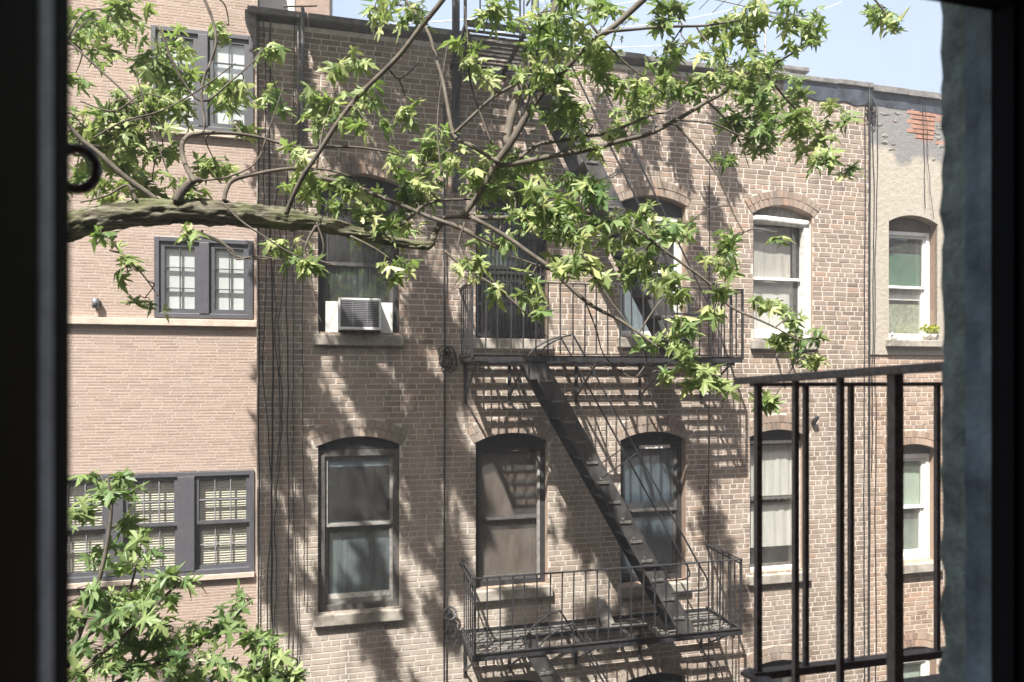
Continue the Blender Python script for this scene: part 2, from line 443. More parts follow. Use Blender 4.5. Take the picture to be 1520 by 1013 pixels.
def sill(h, parent, mat=STONE, over=.05, t=.13, out=.07, seed=0):
    m = MB(); rnd = random.Random(seed)
    m.box(h.x0-over, h.x1+over, D-out, D+.12, h.z0-t, h.z0-.002)
    return m.build('sill', mat, parent, bevel=.012)
def sash_window(h, frame_m, sash_m, inset, side=.05, top=None, mid=None, sw=.045, gl=GL, label=None, Y=D, parent=bld, board=WDARK):
    """frame in the opening, an upper sash in front and a lower sash behind, each with its pane"""
    m = MB(); yf = Y+inset
    zt = h.zs if top is None else top
    # arched head board
    arc = h.arc(12)
    for a, b in zip(arc, arc[1:]):
        m.face([(a[0], yf-.008, a[1]), (b[0], yf-.008, b[1]), (b[0], yf-.008, zt), (a[0], yf-.008, zt)])
    hb = m.build('window', board, parent)
    if label: hb['label'] = label
    m = MB(); frame_rect(m, h.x0+.002, h.x1-.002, h.z0+.002, zt-.002, side, yf-.01, yf+.09); m.build('frame', frame_m, hb)
    zm = mid if mid is not None else (h.z0+zt)/2
    x0, x1 = h.x0+side, h.x1-side
    m = MB(); frame_rect(m, x0+.002, x1-.002, zm-.02, zt-side-.002, sw, yf+.02, yf+.05); m.build('sash', sash_m, hb)
    m = MB(); frame_rect(m, x0+.002, x1-.002, h.z0+side+.002, zm+.022, sw, yf+.053, yf+.083, sw*1.4); m.build('sash', sash_m, hb)
    m = MB(); m.box(x0+sw, x1-sw, yf+.034, yf+.037, zm+.025, zt-side-sw); m.build('pane', gl, hb)
    m = MB(); m.box(x0+sw, x1-sw, yf+.066, yf+.069, h.z0+side+sw*1.4, zm-.023); m.build('pane', gl, hb)
    return hb, dict(x0=x0, x1=x1, z0=h.z0+side, z1=zt-side, zm=zm, y=yf+.095)
def sheet(name, mat, parent, x0, x1, z0, z1, y):
    m = MB(); m.box(x0, x1, y, y+.004, z0, z1); return m.build(name, mat, parent)

# window 1 lower: dark frame, cream shade at the top, grey screen below
h = H['1l']; w, q = sash_window(h, WGREY, WMID, .06, .07, Z(532, 668), Z(532, 780), .035, GLR, 'window with a cream shade at its top and a lower sash half raised')
sheet('shade', BLIND, w, q['x0'], q['x1'], Z(532, 694), q['z1'], q['y']-.043)
folds(q['x0'], q['x1'], q['z0'], q['zm'], q['y']+.02, .004, .2, seed=1).build('curtain', CURT, w)
m = MB(); m.box(q['x0']+.03, q['x1']-.03, q['y']-.03, q['y'], Z(532, 893), Z(532, 884)); m.build('rail', WPEEL, w)
m = MB(); a, b = X(500), X(557); frame_rect(m, a, b, Z(530, 755), Z(530, 702), .02, D+.6, D+.63); m.build('picture_frame', WMID, w)
sill(h, bld)
# window 1 upper, over the air conditioner
h = H['1u']; w, q = sash_window(h, WDARK, WGREY, .11, .06, Z(532, 300), Z(532, 390), .04, GLR, 'window with an air conditioner in its lower half')
folds(X(498), X(566), q['zm'], q['z1'], q['y']+.25, .02, .06, seed=2).build('curtain', CURTD, w)
folds(X(488), X(574), Z(532, 445), q['zm'], q['y']+.25, .02, .06, seed=3).build('curtain', CURTD, w)
sill(h, bld)
# window 2 lower: dusty brown shade
h = H['2l']; w, q = sash_window(h, WDARK, WGREY, .12, .06, Z(760, 664), Z(760, 772), .03, GL, 'window with a dull brown shade behind dusty glass')
m = MB(); m.box(q['x0'], q['x1'], q['y'], q['y']+.01, q['z0'], q['z1']); m.build('shade', BROWNB, w)
m = MB(); m.box(q['x1']-.045, q['x1']-.01, D+.10, D+.13, q['z0'], q['z1']); m.build('trim', WMID, w)
sill(h, bld)
# window 2 upper: barred
h = H['2u']; w, q = sash_window(h, WDARK, WDARK, .12, .05, Z(760, 300), Z(760, 395), .04, GLR, 'window behind a black vertical bar guard')
folds(q['x0'], q['x1'], q['zm'], q['z1'], q['y']+.05, .012, .05, seed=4).build('curtain', CURTB, w)
m = MB(); n = 17
for k in range(n):
    xx = h.x0+.03+(h.x1-h.x0-.06)*k/(n-1); m.tube([(xx, D+.03, h.z0+.02), (xx, D+.03, h.zs)], .0065, 6)
for zz in (h.z0+.05, h.z0+.42, h.z0+.80, h.z0+1.2, h.zs-.04): m.bar((h.x0+.01, D+.042, zz), (h.x1-.01, D+.042, zz), .008, .03)
m.build('window_guard', IRON, w); sill(h, bld)
# window 3 lower: blue grey curtain
h = H['3l']; w, q = sash_window(h, WDARK, WGREY, .12, .055, Z(970, 660), Z(970, 760), .03, GLR, 'window with a blue grey curtain behind the stair')
folds(q['x0'], q['x1'], q['z0'], q['z1'], q['y'], .004, .14, seed=5).build('curtain', CURTB, w)
m = MB(); m.box(X(954), X(1000), D+.1, D+.125, Z(975, 667), Z(975, 662)); m.build('shade_roller', WPEEL, w)
sill(h, bld)
# window 3 upper: pale
h = H['3u']; w, q = sash_window(h, WPEEL, WWHITE, .12, .05, Z(970, 318), Z(970, 400), .035, GLR, 'window with white sashes behind the upper railing')
folds(q['x0'], q['x1'], q['z0'], q['zm'], q['y'], .01, .2, seed=6).build('curtain', CURTW, w)
folds(q['x0'], X(965), q['zm'], q['z1'], q['y']+.03, .01, .2, seed=16).build('curtain', CURTB, w)
sill(h, bld)
# window 4 lower: net curtains
h = H['4l']; w, q = sash_window(h, WPEEL, WGREY, .12, .04, Z(1155, 655), Z(1155, 742), .025, GL, 'window with white net curtains')
folds(q['x0'], q['x1'], q['zm']-.06, q['z1'], q['y'], .005, .13, .08, seed=7).build('curtain', CURTW, w)
folds(q['x0'], q['x1'], q['z0']+.25, q['zm']-.08, q['y']+.02, .005, .16, seed=8).build('curtain', CURTW, w)
sill(h, bld)
# window 4 upper: sagging roller blind and peeling white frame
h = H['4u']; w, q = sash_window(h, WPEEL, WWHITE, .12, .05, Z(1162, 322), Z(1160, 412), .03, GL, 'window with a sagging white blind and peeling white frame', D, bld, WMID)
folds(q['x0'], X(1188), q['zm'], q['z1']-.05, q['y'], .004, .4, seed=9).build('curtain', CURT, w)
folds(q['x0'], X(1188), q['z0'], q['zm'], q['y']+.02, .004, .25, seed=10).build('curtain', CURTW, w)
m = MB(); pts = []
for k in range(13):
    t = k/12; pts.append((h.x0+.01+(h.x1-h.x0-.05)*t, D+.06, Z(1162, 322)-.03-.05*math.sin(math.pi*t)*0-.04*t))
m.tube(pts, .055, 10); m.build('blind_roll', WPEEL, w, True)
m = MB(); m.box(h.x1-.11, h.x1-.005, D+.03, D+.11, h.z0, h.zs-.1); m.build('trim', WPEEL, w)
m = MB(); m.box(h.x0+.03, h.x1-.1, D-.01, D+.1, h.z0+.01, h.z0+.14); m.build('window_box', WWHITE, w, bevel=.01)
sill(h, bld)
for k in '1234':
    h = H[k+'g']; sash_window(h, WDARK, WGREY, .12, .05, h.zs-.03, None, .04, GLR, None)

# ================================================================== TAN BUILDING (left)
TY = D+.12
XT0 = -5.2
tan = thing('tan_brick_building', 'pale tan brick building with slate framed windows at the left edge', 'building', (-2.8, D+3, 0))
def thole(ul, ur, vt, vb, uref):
    return Hole(X(ul, TY), X(ur, TY), Z(uref, vb, TY), Z(uref, vt, TY))
T1 = thole(224, 377, 46, 195, 300); T2 = thole(229, 376, 354, 473, 300); T3 = thole(60, 378, 700, 853, 300)
T4 = thole(240, 312, 1005, 1090, 300)
XTR = XL-.004
ZT = Z(300, -330, TY)
brick_wall('wall', tan, [TB, TMORT, TB], XT0, XTR, .02, ZT, TY, [T1, T2, T3, T4], .0315, .205, .008, .0018, .0005, reveal=.1, header=0, seed=11)
m = MB(); m.box(XT0, XT0+.3, TY+.003, TY+9, 0, ZT); m.box(XT0+.3, XTR, TY+.003, TY+9, ZT-.3, ZT-.1); m.box(XTR-.02, XTR, TY+.20, TY+9, 0, ZT-.31)
m.build('side_wall', TMORT, tan)
m = MB(); m.box(XT0+.3, XTR-.03, TY+1.4, TY+1.45, .1, ZT-.3); m.build('dark_backing', INT, tan)
m = MB(); zb = Z(240, 484, TY); m.box(XT0, XTR, TY-.06, TY+.05, zb, zb+.075); m.build('band_course', STONE_L, tan, bevel=.006)
def muntin_window(h, nleaf, cols, rows, parent, blind='cloth', label=None, posts=.10):
    m = MB(); frame_rect(m, h.x0+.002, h.x1-.002, h.z0+.002, h.zs-.002, .05, TY-.02, TY+.09)
    lw = (h.x1-h.x0)/nleaf
    for k in range(1, nleaf): m.box(h.x0+k*lw-posts/2, h.x0+k*lw+posts/2, TY-.028, TY+.088, h.z0+.05, h.zs-.05)
    w = m.build('window', NAVY, parent, bevel=.004)
    if label: w['label'] = label
    for k in range(nleaf):
        a = h.x0+k*lw+(.05 if k == 0 else posts/2)+.002; b = h.x0+(k+1)*lw-(.05 if k == nleaf-1 else posts/2)-.002
        z0, z1 = h.z0+.052, h.zs-.052
        if blind == 'slat':        # double hung
            zm = (z0+z1)/2
            for zz0, zz1, yy in ((zm-.015, z1, TY+.0), (z0, zm+.017, TY+.032)):
                s = MB(); frame_rect(s, a, b, zz0, zz1, .038, yy+.003, yy+.03)
                s.build('sash', NAVY, w)
                s = MB()
                for c in range(1, cols): s.box(a+.038+(b-a-.076)*c/cols-.005, a+.038+(b-a-.076)*c/cols+.005, yy+.006, yy+.026, zz0+.038, zz1-.038)
                zc_ = (zz0+zz1)/2; s.box(a+.038, b-.038, yy+.007, yy+.025, zc_-.005, zc_+.005)
                s.build('muntins', CABLEG, w)
                s = MB(); s.box(a+.036, b-.036, yy+.015, yy+.018, zz0+.036, zz1-.036); s.build('pane', GL, w)
            s = MB(); zz = z0+.02; k2 = 0
            while zz < z1-.01:
                s.face([(a+.01, TY+.075, zz+.001), (b-.01, TY+.075, zz+.001), (b-.01, TY+.092, zz+.023), (a+.01, TY+.092, zz+.023)])
                zz += .028
            s.build('slat_blind', SLAT, w)
        else:
            s = MB(); frame_rect(s, a, b, z0, z1, .05, TY+.003, TY+.04); s.build('sash', NAVY, w)
            s = MB()
            for c in range(1, cols): s.box(a+.05+(b-a-.1)*c/cols-.0042, a+.05+(b-a-.1)*c/cols+.0042, TY+.008, TY+.036, z0+.05, z1-.05)
            for c in range(1, rows): s.box(a+.05, b-.05, TY+.009, TY+.035, z0+.05+(z1-z0-.1)*c/rows-.0042, z0+.05+(z1-z0-.1)*c/rows+.0042)
            s.build('muntins', NAVY, w)
            s = MB(); s.box(a+.048, b-.048, TY+.02, TY+.023, z0+.048, z1-.048); s.build('pane', GL if blind == 'cloth' else GLR, w)
            s = MB(); s.box(a, b, TY+.055, TY+.058, z0, z1); s.build('blind', BLIND, w)
    return w
w = muntin_window(T1, 2, 2, 4, tan, 'cloth', 'upper casement pair with white blinds drawn')
m = MB(); m.box(T1.x0-.03, T1.x1, TY-.05, TY+.03, T1.z0-.06, T1.z0-.002); m.build('sill', STONE_L, w)
w = muntin_window(T2, 2, 2, 3, tan, 'cloth', 'middle casement pair above the stone band')
w = muntin_window(T3, 3, 3, 2, tan, 'slat', 'triple double hung window with slatted blinds', .17)
m = MB(); m.box(T3.x0-.03, T3.x1, TY-.05, TY+.03, T3.z0-.05, T3.z0-.002); m.build('sill', STONE_L, w)
w = muntin_window(T4, 1, 2, 2, tan, 'cloth', 'lowest window almost out of view')
# its taller rear wing, seen over the tenement's parapet
bY = 14.0; bx1 = X(489, bY)
m = MB(); m.box(XT0+1, bx1, bY, bY+5, 0, Z(430, -260, bY)); rw = m.build('rear_wing', M('tan_render', (.25, .19, .155), .9, .2, 6, .3), tan)
m = MB(); m.box(X(406, bY), X(437, bY), bY-.03, bY-.003, Z(420, 16, bY), Z(420, -90, bY)); m.build('window', BLIND, tan)
# wall lamp
lp = P(145, 452, TY); wl = thing('wall_lamp', 'small grey cylinder wall lamp on the tan brick above the stone band', 'wall lamp', tuple(lp))
m = MB(); m.tube([(lp.x, TY-.065, lp.z-.045), (lp.x, TY-.065, lp.z+.055)], .034, 16); m.build('lamp_body', LAMPM, wl, True)
m = MB(); m.box(lp.x-.03, lp.x+.03, TY-.035, TY-.003, lp.z-.03, lp.z+.04); m.build('bracket', LAMPM, wl)

# ================================================================== STUCCO BUILDING (right)
stu = thing('stucco_building', 'narrow building at right with cream stucco above and bare brick below', 'building', (XR+1.2, D+3, 0))
XS1 = XR+6
S1 = arched(1319, 1392, 320, 331, 505); S2 = arched(1313, 1384, 660, 669, 836)
S2 = Hole(S1.x0, S1.x1, S2.z0, S2.zs, S2.zt)
S3 = Hole(S1.x0, S1.x1, Z(1345, 1160), Z(1345, 972), Z(1345, 962))
SY = D+.02
brick_wall('wall', stu, [BR2, MORT, BR2], XR+.004, XS1, .02, ZTOP-.16, SY, [S1, S2, S3],   .066, .2, .0115, .004, .002, reveal=.2, seed=21)
for h in (S2, S3): arch_ring(h, stu, BR2, SY)
# stucco coat with a ragged foot and a hole that shows the brick
mb_ = bmesh.new(); edges = []
def lip(a): return .035*noise.noise(Vector((a*4, 9, 0)))+.02*noise.noise(Vector((a*13, 9, 0)))
zfoot = Z(1345, 527)
outer = [(XR+.008+(XS1-.02-XR-.008)*k/60, zfoot+lip(k)) for k in range(61)] + [(XS1-.02, ZTOP-.2), (XR+.008, ZTOP-.2)]
pc = P(1372, 182); ph = []
for k in range(28):
    an = 2*math.pi*k/28; rx = .19; rz = .27
    r_ = 1+.30*noise.noise(Vector((math.cos(an)*2.2, math.sin(an)*2.2, 4)))
    ph.append((pc.x+rx*r_*math.copysign(abs(math.cos(an))**.6, math.cos(an)), pc.z+rz*r_*math.copysign(abs(math.sin(an))**.6, math.sin(an))))
for lpp in (outer, S1.loop(), ph):
    vs = [mb_.verts.new((p[0], SY-.024, p[1])) for p in lpp]
    for i in range(len(vs)): edges.append(mb_.edges.new((vs[i], vs[(i+1) % len(vs)])))
bmesh.ops.triangle_fill(mb_, use_beauty=True, use_dissolve=False, edges=edges, normal=(0, -1, 0))
m = MB()
for f in mb_.faces: m.face([v.co for v in f.verts])
mb_.free()
for lpp in (outer, S1.loop(), ph):
    for i in range(len(lpp)):
        a, b = lpp[i], lpp[(i+1) % len(lpp)]
        m.face([(a[0], SY-.024, a[1]), (b[0], SY-.024, b[1]), (b[0], SY+.012, b[1]), (a[0], SY+.012, a[1])])
coat = m
m = MB(); rnd = random.Random(4); zz = pc.z-.30; r_ = 0
while zz < pc.z+.28:
    xx = pc.x-.30+(.06 if r_ % 2 else 0)
    while xx < pc.x+.25:
        bw = rnd.uniform(.14, .24); m.box(xx, xx+bw-.008, SY-.019-rnd.uniform(0, .012), SY-.006, zz, zz+.054); xx += bw
    zz += .066; r_ += 1
m.build('exposed_brick', PATCH, stu, bevel=.004)
m = coat; m.cur = 1; rnd = random.Random(14)
for k in range(20):      # chips broken out and lumps of loose render
    c = P(rnd.uniform(1302, 1396), rnd.uniform(158, 222) if k < 18 else rnd.uniform(222, 250), SY)
    if abs(c.x-pc.x) < .2 and abs(c.z-pc.z) < .3: continue
    a, b_ = rnd.uniform(.03, .08), rnd.uniform(.012, .03); pts = []
    for j in range(9):
        an = 2*math.pi*j/9; q_ = 1+.4*rnd.uniform(-1, 1); pts.append((c.x+a*q_*math.cos(an), c.z+b_*q_*math.sin(an)))
    m.face([(p[0]*.6+c.x*.4, SY-.033, p[1]*.6+c.z*.4+.006) for p in pts])
    for j in range(9):
        p, p2 = pts[j], pts[(j+1) % 9]
        m.face([(p[0], SY-.0245, p[1]), (p2[0], SY-.0245, p2[1]), (p2[0]*.6+c.x*.4, SY-.033, p2[1]*.6+c.z*.4+.006), (p[0]*.6+c.x*.4, SY-.033, p[1]*.6+c.z*.4+.006)])
m.build('stucco_coat', [STUC, M('grey_render', (.26, .25, .235), .95, .4, 20, .8)], stu)
m = MB(); m.box(XR+.3, XS1-.3, SY+.003, SY+9, ZTOP-.6, ZTOP-.45); m.build('roof', ROOFM, stu)
m = MB(); m.box(XR+.01, XR+.2, SY+.003, SY+9, 0, ZTOP-.2); m.box(XS1-.2, XS1, SY+.003, SY+9, 0, ZTOP-.2); m.build('side_wall', MORT2, stu)
m = MB(); m.box(XR+.21, XS1-.21, SY+1.4, SY+1.45, .1, ZTOP-.65); m.build('dark_backing', INT, stu)
m = MB(); x = XR+.008; rnd = random.Random(8)
while x < XS1:
    w = rnd.uniform(.5, .8); zt = ZTOP-.02+rnd.uniform(-.01, .01); m.box(x, min(x+w, XS1)-.006, SY-.10, SY+.3, zt-.09, zt); x += w
m.build('coping', COPE, stu, bevel=.012)
m = MB(); n = 60
for k in range(n):
    a = XR+.008+(XS1-XR-.01)*k/n; b = XR+.008+(XS1-XR-.01)*(k+1)/n
    za = ZTOP-.28-.025*noise.noise(Vector((a*5, 0, 0))); zb = ZTOP-.28-.025*noise.noise(Vector((b*5, 0, 0)))
    m.face([(a, SY-.028, za), (b, SY-.028, zb), (b, SY-.07, ZTOP-.11), (a, SY-.07, ZTOP-.11)])
m.build('flashing', TAR, stu)
h = S1; w, q = sash_window(h, WWHITE, WWHITE, .13, .05, Z(1352, 341), Z(1352, 424), .035, GL, 'window with a green blind above a white one', SY, stu, M('brown_head', (.13, .10, .08), .9, .4, 9, .4))
sheet('blind', GREENB, w, q['x0'], q['x1'], q['zm'], Z(1352, 372), q['y'])
sheet('blind', M('dark_green', (.035, .07, .055), .6, .3, 6, 0), w, q['x0'], q['x1'], Z(1352, 368), q['z1'], q['y'])
sheet('curtain', CURTW, w, q['x0'], q['x1'], Z(1352, 443), q['zm'], q['y'])
sheet('curtain', M('sage_screen', (.30, .33, .25), .9, .45, 22, 0), w, q['x0'], q['x1'], q['z0'], Z(1352, 449), q['y']+.01)
m = MB(); m.box(h.x0-.06, h.x1+.05, SY-.10, SY+.12, h.z0-.10, h.z0-.003); m.build('sill', STONE, w, bevel=.01)
h = S2; w, q = sash_window(h, WWHITE, WWHITE, .13, .06, Z(1348, 676), Z(1348, 757), .045, GL, 'window with a mint blind and bright white frame', SY, stu, WGREY)
sheet('blind', MINTB, w, q['x0'], q['x1'], q['zm'], q['z1'], q['y'])
sheet('curtain', M('mint_dim', (.24, .29, .26), .9, .3, 5, 0), w, q['x0'], q['x1'], q['z0'], q['zm'], q['y']+.02)
m = MB(); m.box(h.x0-.05, h.x1+.05, SY-.09, SY+.12, h.z0-.13, h.z0-.003); m.build('sill', STONE, w, bevel=.01)
h = S3; w, q = sash_window(h, WWHITE, WWHITE, .13, .06, Z(1348, 985), None, .045, GL, None, SY, stu, WGREY)
sheet('blind', MINTB, w, q['x0'], q['x1'], q['z0'], q['z1'], q['y'])
# pots on the stucco sill
def leafbits(mb, c, r, n, s, rnd):
    for k in range(n):
        d = Vector((rnd.gauss(0, 1), rnd.gauss(0, 1), rnd.gauss(0, 1)+.4)).normalized()*r*rnd.random()**.4
        p = c+d; a = Vector((rnd.gauss(0, 1), rnd.gauss(0, 1), rnd.gauss(0, .6))).normalized()*s; b = a.cross(Vector((rnd.gauss(0, 1), rnd.gauss(0, 1), rnd.gauss(0, 1)))).normalized()*s*.4
        mb.face([p-a, p-b, p+a, p+b])
rnd = random.Random(31)
YG = leaf_mat('yellow_leaf', [(0, (.25, .30, .03)), (1, (.50, .50, .06))])
for (u, lab) in ((1374, 'small yellow green plant in the left white pot on the stucco sill'), (1386, 'yellow flowering plant in the right white pot on the stucco sill')):
    p = P(u, 504, SY-.03); p.z = S1.z0
    t = thing('potted_plant', lab, 'plant', tuple(p), 'pots on the stucco window sill')
    m = MB(); m.tube([(p.x, p.y, p.z+.001), (p.x, p.y, p.z+.07), (p.x, p.y, p.z+.085)], [.035, .048, .05], 14); m.build('pot', POTM, t, True)
    m = MB(); leafbits(m, p+Vector((0, 0, .15)), .075, 90, .028, rnd); m.build('leaves', YG, t)
p = P(1327, 502, SY-.03); p.z = S1.z0
t = thing('white_ornament', 'little white ornament on the left end of the stucco window sill', 'ornament', tuple(p))
m = MB(); m.tube([(p.x, p.y, p.z+.001), (p.x, p.y, p.z+.03), (p.x+.005, p.y, p.z+.06), (p.x, p.y, p.z+.08)], [.04, .05, .035, .012], 12); m.build('body', POTM, t, True)
m = MB(); m.tube([(p.x-.035, p.y-.01, p.z+.055), (p.x-.04, p.y-.01, p.z+.085), (p.x-.035, p.y-.01, p.z+.10)], [.022, .026, .008], 10); m.build('head', POTM, t, True)

# ================================================================== AIR CONDITIONER
h = H['1u']; pa = P(534, 490, D-.2)
ax0, ax1 = X(502, D-.19), X(566, D-.19); az0, az1 = Z(535, 490, D-.19), Z(535, 443, D-.19)
ac = thing('air_conditioner', 'white window air conditioner above the stone sill of the left upper window', 'air conditioner', ((ax0+ax1)/2, D, az0))
m = MB(); m.box(ax0, ax1, D-.18, D+.25, az0+.004, az1); cs = m.build('casing', PLASTIC, ac, bevel=.012)
m = MB(); frame_rect(m, ax0, ax1, az0, az1, .026, D-.202, D-.1815, .03, .025); m.build('front_frame', PLASTIC, ac, bevel=.005)
m = MB(); m.box(ax0+.03, ax1-.03, D-.186, D-.1812, az0+.03, az1-.03); m.build('grille_back', GRILLE, ac)
m = MB(); n = 15
for k in range(n):
    zz = az0+.035+(az1-az0-.07)*k/(n-1); m.box(ax0+.027, ax1-.027, D-.199, D-.187, zz-.0045, zz+.0045)
for k in (1, 2): xx = ax0+(ax1-ax0)*k/3; m.box(xx-.004, xx+.004, D-.2005, D-.1995, az0+.03, az1-.03)
m.build('grille', CABLEG, ac)
m = MB(); m.box(X(483), ax0-.003, D+.02, D+.05, H['1u'].z0+.01, az1-.02); m.build('side_panel', PLASTIC, ac, bevel=.004)
m = MB(); m.box(ax1+.003, X(583), D+.02, D+.05, H['1u'].z0+.01, az1-.02); m.build('side_panel', PLASTIC, ac, bevel=.004)
m = MB(); m.box((ax0+ax1)/2-.04, (ax0+ax1)/2+.04, D-.14, D-.10, az0-.02, az0+.0035); m.build('drain', PIPE, ac)

# ================================================================== FIRE ESCAPE
fx0, fx1 = 1.36, 4.62; FYf, FYb = 7.2, D-.012
ZU, ZL, ZR = E+.23, E-3.0, E+3.68
fe = thing('fire_escape', 'black iron fire escape with balconies and stairs on the brown brick wall', 'fire escape', (3, D, ZL))
def platform(x0, x1, z, hole=None, yf=FYf, yb=FYb, nsl=9, sw=.045):
    m = MB(); m.box(x0, x1, yf, yf+.012, z-.035, z+.03); m.box(x0, x1, yb-.012, yb, z-.035, z+.03)
    for xx in (x0, x1-.012): m.box(xx, xx+.012, yf+.012, yb-.012, z-.035, z+.03)
    for xx in (x0+.62, x0+1.25, x0+1.9, x0+2.55):
        if xx < x1-.2: m.box(xx, xx+.05, yf+.012, yb-.012, z-.022, z-.008)
    pf = m.build('platform', IRON, fe)
    m = MB(); gp = (yb-yf-.03)/nsl; rnd = random.Random(int(z*10))
    for k in range(nsl):
        ya = yf+.018+k*gp; yb2 = ya+sw
        segs = [(x0+.013, x1-.013)]
        if hole and ya < hole[3] and yb2 > hole[2]: segs = [(x0+.013, hole[0]), (hole[1], x1-.013)]
        for a, b in segs:
            dz = rnd.uniform(-.004, .004); m.box(a, b, ya, yb2, z-.007+dz, z+.001+dz)
    m.build('slats', IRON_D, pf)
    if hole:
        m = MB(); m.box(hole[0]-.012, hole[0]-.001, hole[2], hole[3], z-.04, z+.02); m.box(hole[1]+.001, hole[1]+.012, hole[2], hole[3], z-.04, z+.02)
        m.bar((hole[0], hole[3]+.006, z-.012), (hole[1], hole[3]+.006, z-.012), .012, .05); m.build('trimmer', IRON, pf)
    return pf
hole = (2.02, 3.62, FYf+.01, FYf+.48)
platform(fx0, fx1, ZU, hole); platform(fx0, fx1, ZL, hole)
def baluster(pt, pb, rail):
    m = MB(); m.bar(pb, pt, .013, .013); m.build('baluster', IRON, rail)
def railing(x0, x1, z, hgt, sp=.139, yf=FYf, yb=FYb, sides=True, seed=1):
    rnd = random.Random(seed)
    m = MB(); zt = z+hgt
    m.bar((x0, yf, zt), (x1, yf, zt), .035, .012); m.bar((x0, yf, z+.045), (x1, yf, z+.045), .03, .01)
    for xx in (x0, x1):
        if sides: m.bar((xx, yf, zt), (xx, yb, zt), .03, .011); m.bar((xx, yf, z+.045), (xx, yb, z+.045), .028, .009)
        m.bar((xx, yf, z), (xx, yf, zt+.012), .024, .024)
    rl = m.build('railing', IRON, fe)
    n = round((x1-x0)/sp)
    for k in range(1, n):
        xx = x0+(x1-x0)*k/n; j = rnd.uniform(-.012, .012); baluster((xx+j, yf, zt-.004), (xx+rnd.uniform(-.006, .006), yf, z+.04), rl)
    if sides:
        for xx in (x0, x1):
            for k in range(1, 6):
                yy = yf+(yb-yf)*k/6; baluster((xx, yy, zt-.004), (xx, yy, z+.04), rl)
    return rl
railing(fx0, fx1, ZU+.0, .83, seed=2); railing(fx0+.03, fx1-.02, ZL, .86, seed=3)
for z in (ZU, ZL):        # wall brackets
    for xx in (fx0+.06, fx0+.6, fx0+1.45, fx0+2.3, fx1-.1):
        m = MB(); m.bar((xx, FYf+.01, z-.05), (xx, FYb, z-.05), .012, .04); m.bar((xx, FYf+.12, z-.07), (xx, FYb, z-.46), .02, .02)
        m.bar((xx, FYb-.005, z-.05), (xx, FYb-.005, z-.52), .035, .012); m.build('bracket', IRON, fe)
for z in (ZU, ZL):        # posts that tie the railing back to the wall
    for xx in (fx0, fx1):
        m = MB(); m.bar((xx, FYf+.02, z+.80), (xx, FYb, z+.82), .016, .016); m.build('tie_rod', IRON, fe)
def stair(xt, zt, xb, zb, yf, yb, n=14, rails=True):
    d = Vector((xb-xt, 0, zb-zt)).normalized(); nrm = Vector((-d.z, 0, d.x))
    if nrm.z < 0: nrm = -nrm
    rnd = random.Random(int(zt*7)); m = MB()
    for yy in (yf, yb): m.bar((xt, yy, zt), (xb, yy, zb), .012, .19, nrm)
    st = m.build('stair', IRON_S, fe)
    for k in range(1, n):
        t = k/n; c = Vector((xt+(xb-xt)*t, 0, zt+(zb-zt)*t)); hw = .075; m = MB()
        m.box(c.x-hw, c.x+hw, yf+.007, yb-.007, c.z-.004+rnd.uniform(-.003, .003), c.z+.006)
        m.box(c.x+hw-.004, c.x+hw+.004, yf+.008, yb-.008, c.z-.028, c.z-.0045)
        m.bar((c.x-.07, yf-.012, c.z-.02), (c.x+.07, yf-.012, c.z-.02), .014, .028)
        m.tube([(c.x-.03, yf-.02, c.z+.02), (c.x-.03, yf-.006, c.z+.02)], .012, 8)
        m.build('tread', IRON_D, st)
    if rails:
        for yy, s in ((yf+.0, 1), (yb, 1)):
            off = nrm*.52
            pts = [Vector((xt, yy, zt))+nrm*.05, Vector((xt, yy, zt))+nrm*.2+d*-.05, Vector((xt, yy, zt))+off*.92-d*.02, Vector((xt, yy, zt))+off+d*.12,
                   Vector((xt, yy, zt))+off+d*1.2, Vector((xb, yy, zb))+off-d*.75, Vector((xb, yy, zb))+off-d*.42, Vector((xb, yy, zb))+off*.86-d*.34, Vector((xb, yy, zb))+off*.55-d*.42, Vector((xb, yy, zb))+nrm*.06-d*.55]
            pp, _ = smoothpts([(p, .01) for p in pts], 6)
            m = MB(); m.tube(pp, .011, 8)
            c = Vector((xt, yy, zt))*.58+Vector((xb, yy, zb))*.42
            m.bar(c, c+off-d*.02, .012, .012); m.build('handrail', IRON, st)
    return st
sy0, sy1 = FYf+.02, FYf+.46
stair(2.06, ZU, 3.93, ZL+.02, sy0, sy1)
stair(2.06, ZR, 3.93, ZU+.02, sy0, sy1)
stair(2.06, ZL, 3.93, ZL-3.1, sy0, sy1)
# roof landing: a slatted platform with tall posts and the gooseneck ladder to the roof
rx0, rx1 = 1.24, 2.18; ry = 6.95
platform(rx0, rx1, ZR, None, ry, FYb, 10, .05)
m = MB()
for xx in (rx0, rx1): 
    m.bar((xx, ry, ZR-.05), (xx, ry, ZR+1.4), .03, .03); m.bar((xx, ry, ZR+.85), (xx, FYb, ZR+.85), .02, .02)
m.bar((rx0, ry, ZR+.85), (rx1, ry, ZR+.85), .03, .012)
rl = m.build('railing', IRON, fe)
for k in range(1, 6):
    xx = rx0+(rx1-rx0)*k/6; baluster((xx, ry, ZR+.85), (xx, ry, ZR), rl)
m = MB(); lx = X(676, D-.1)
m.box(lx-.035, lx+.045, D-.15, D-.05, E+2.2, E+4.85); m.build('mast_post', IRON, fe, bevel=.008)
m = MB()
for xx in (X(772, 7.7), X(790, 7.7)):
    m.bar((xx, 7.7, ZR), (xx, 7.7, ZR+1.6), .018, .03)
for k in range(5): m.bar((X(772, 7.7), 7.7, ZR+.2+k*.3), (X(790, 7.7), 7.7, ZR+.2+k*.3), .014, .014)
m.build('roof_ladder', IRON, fe)
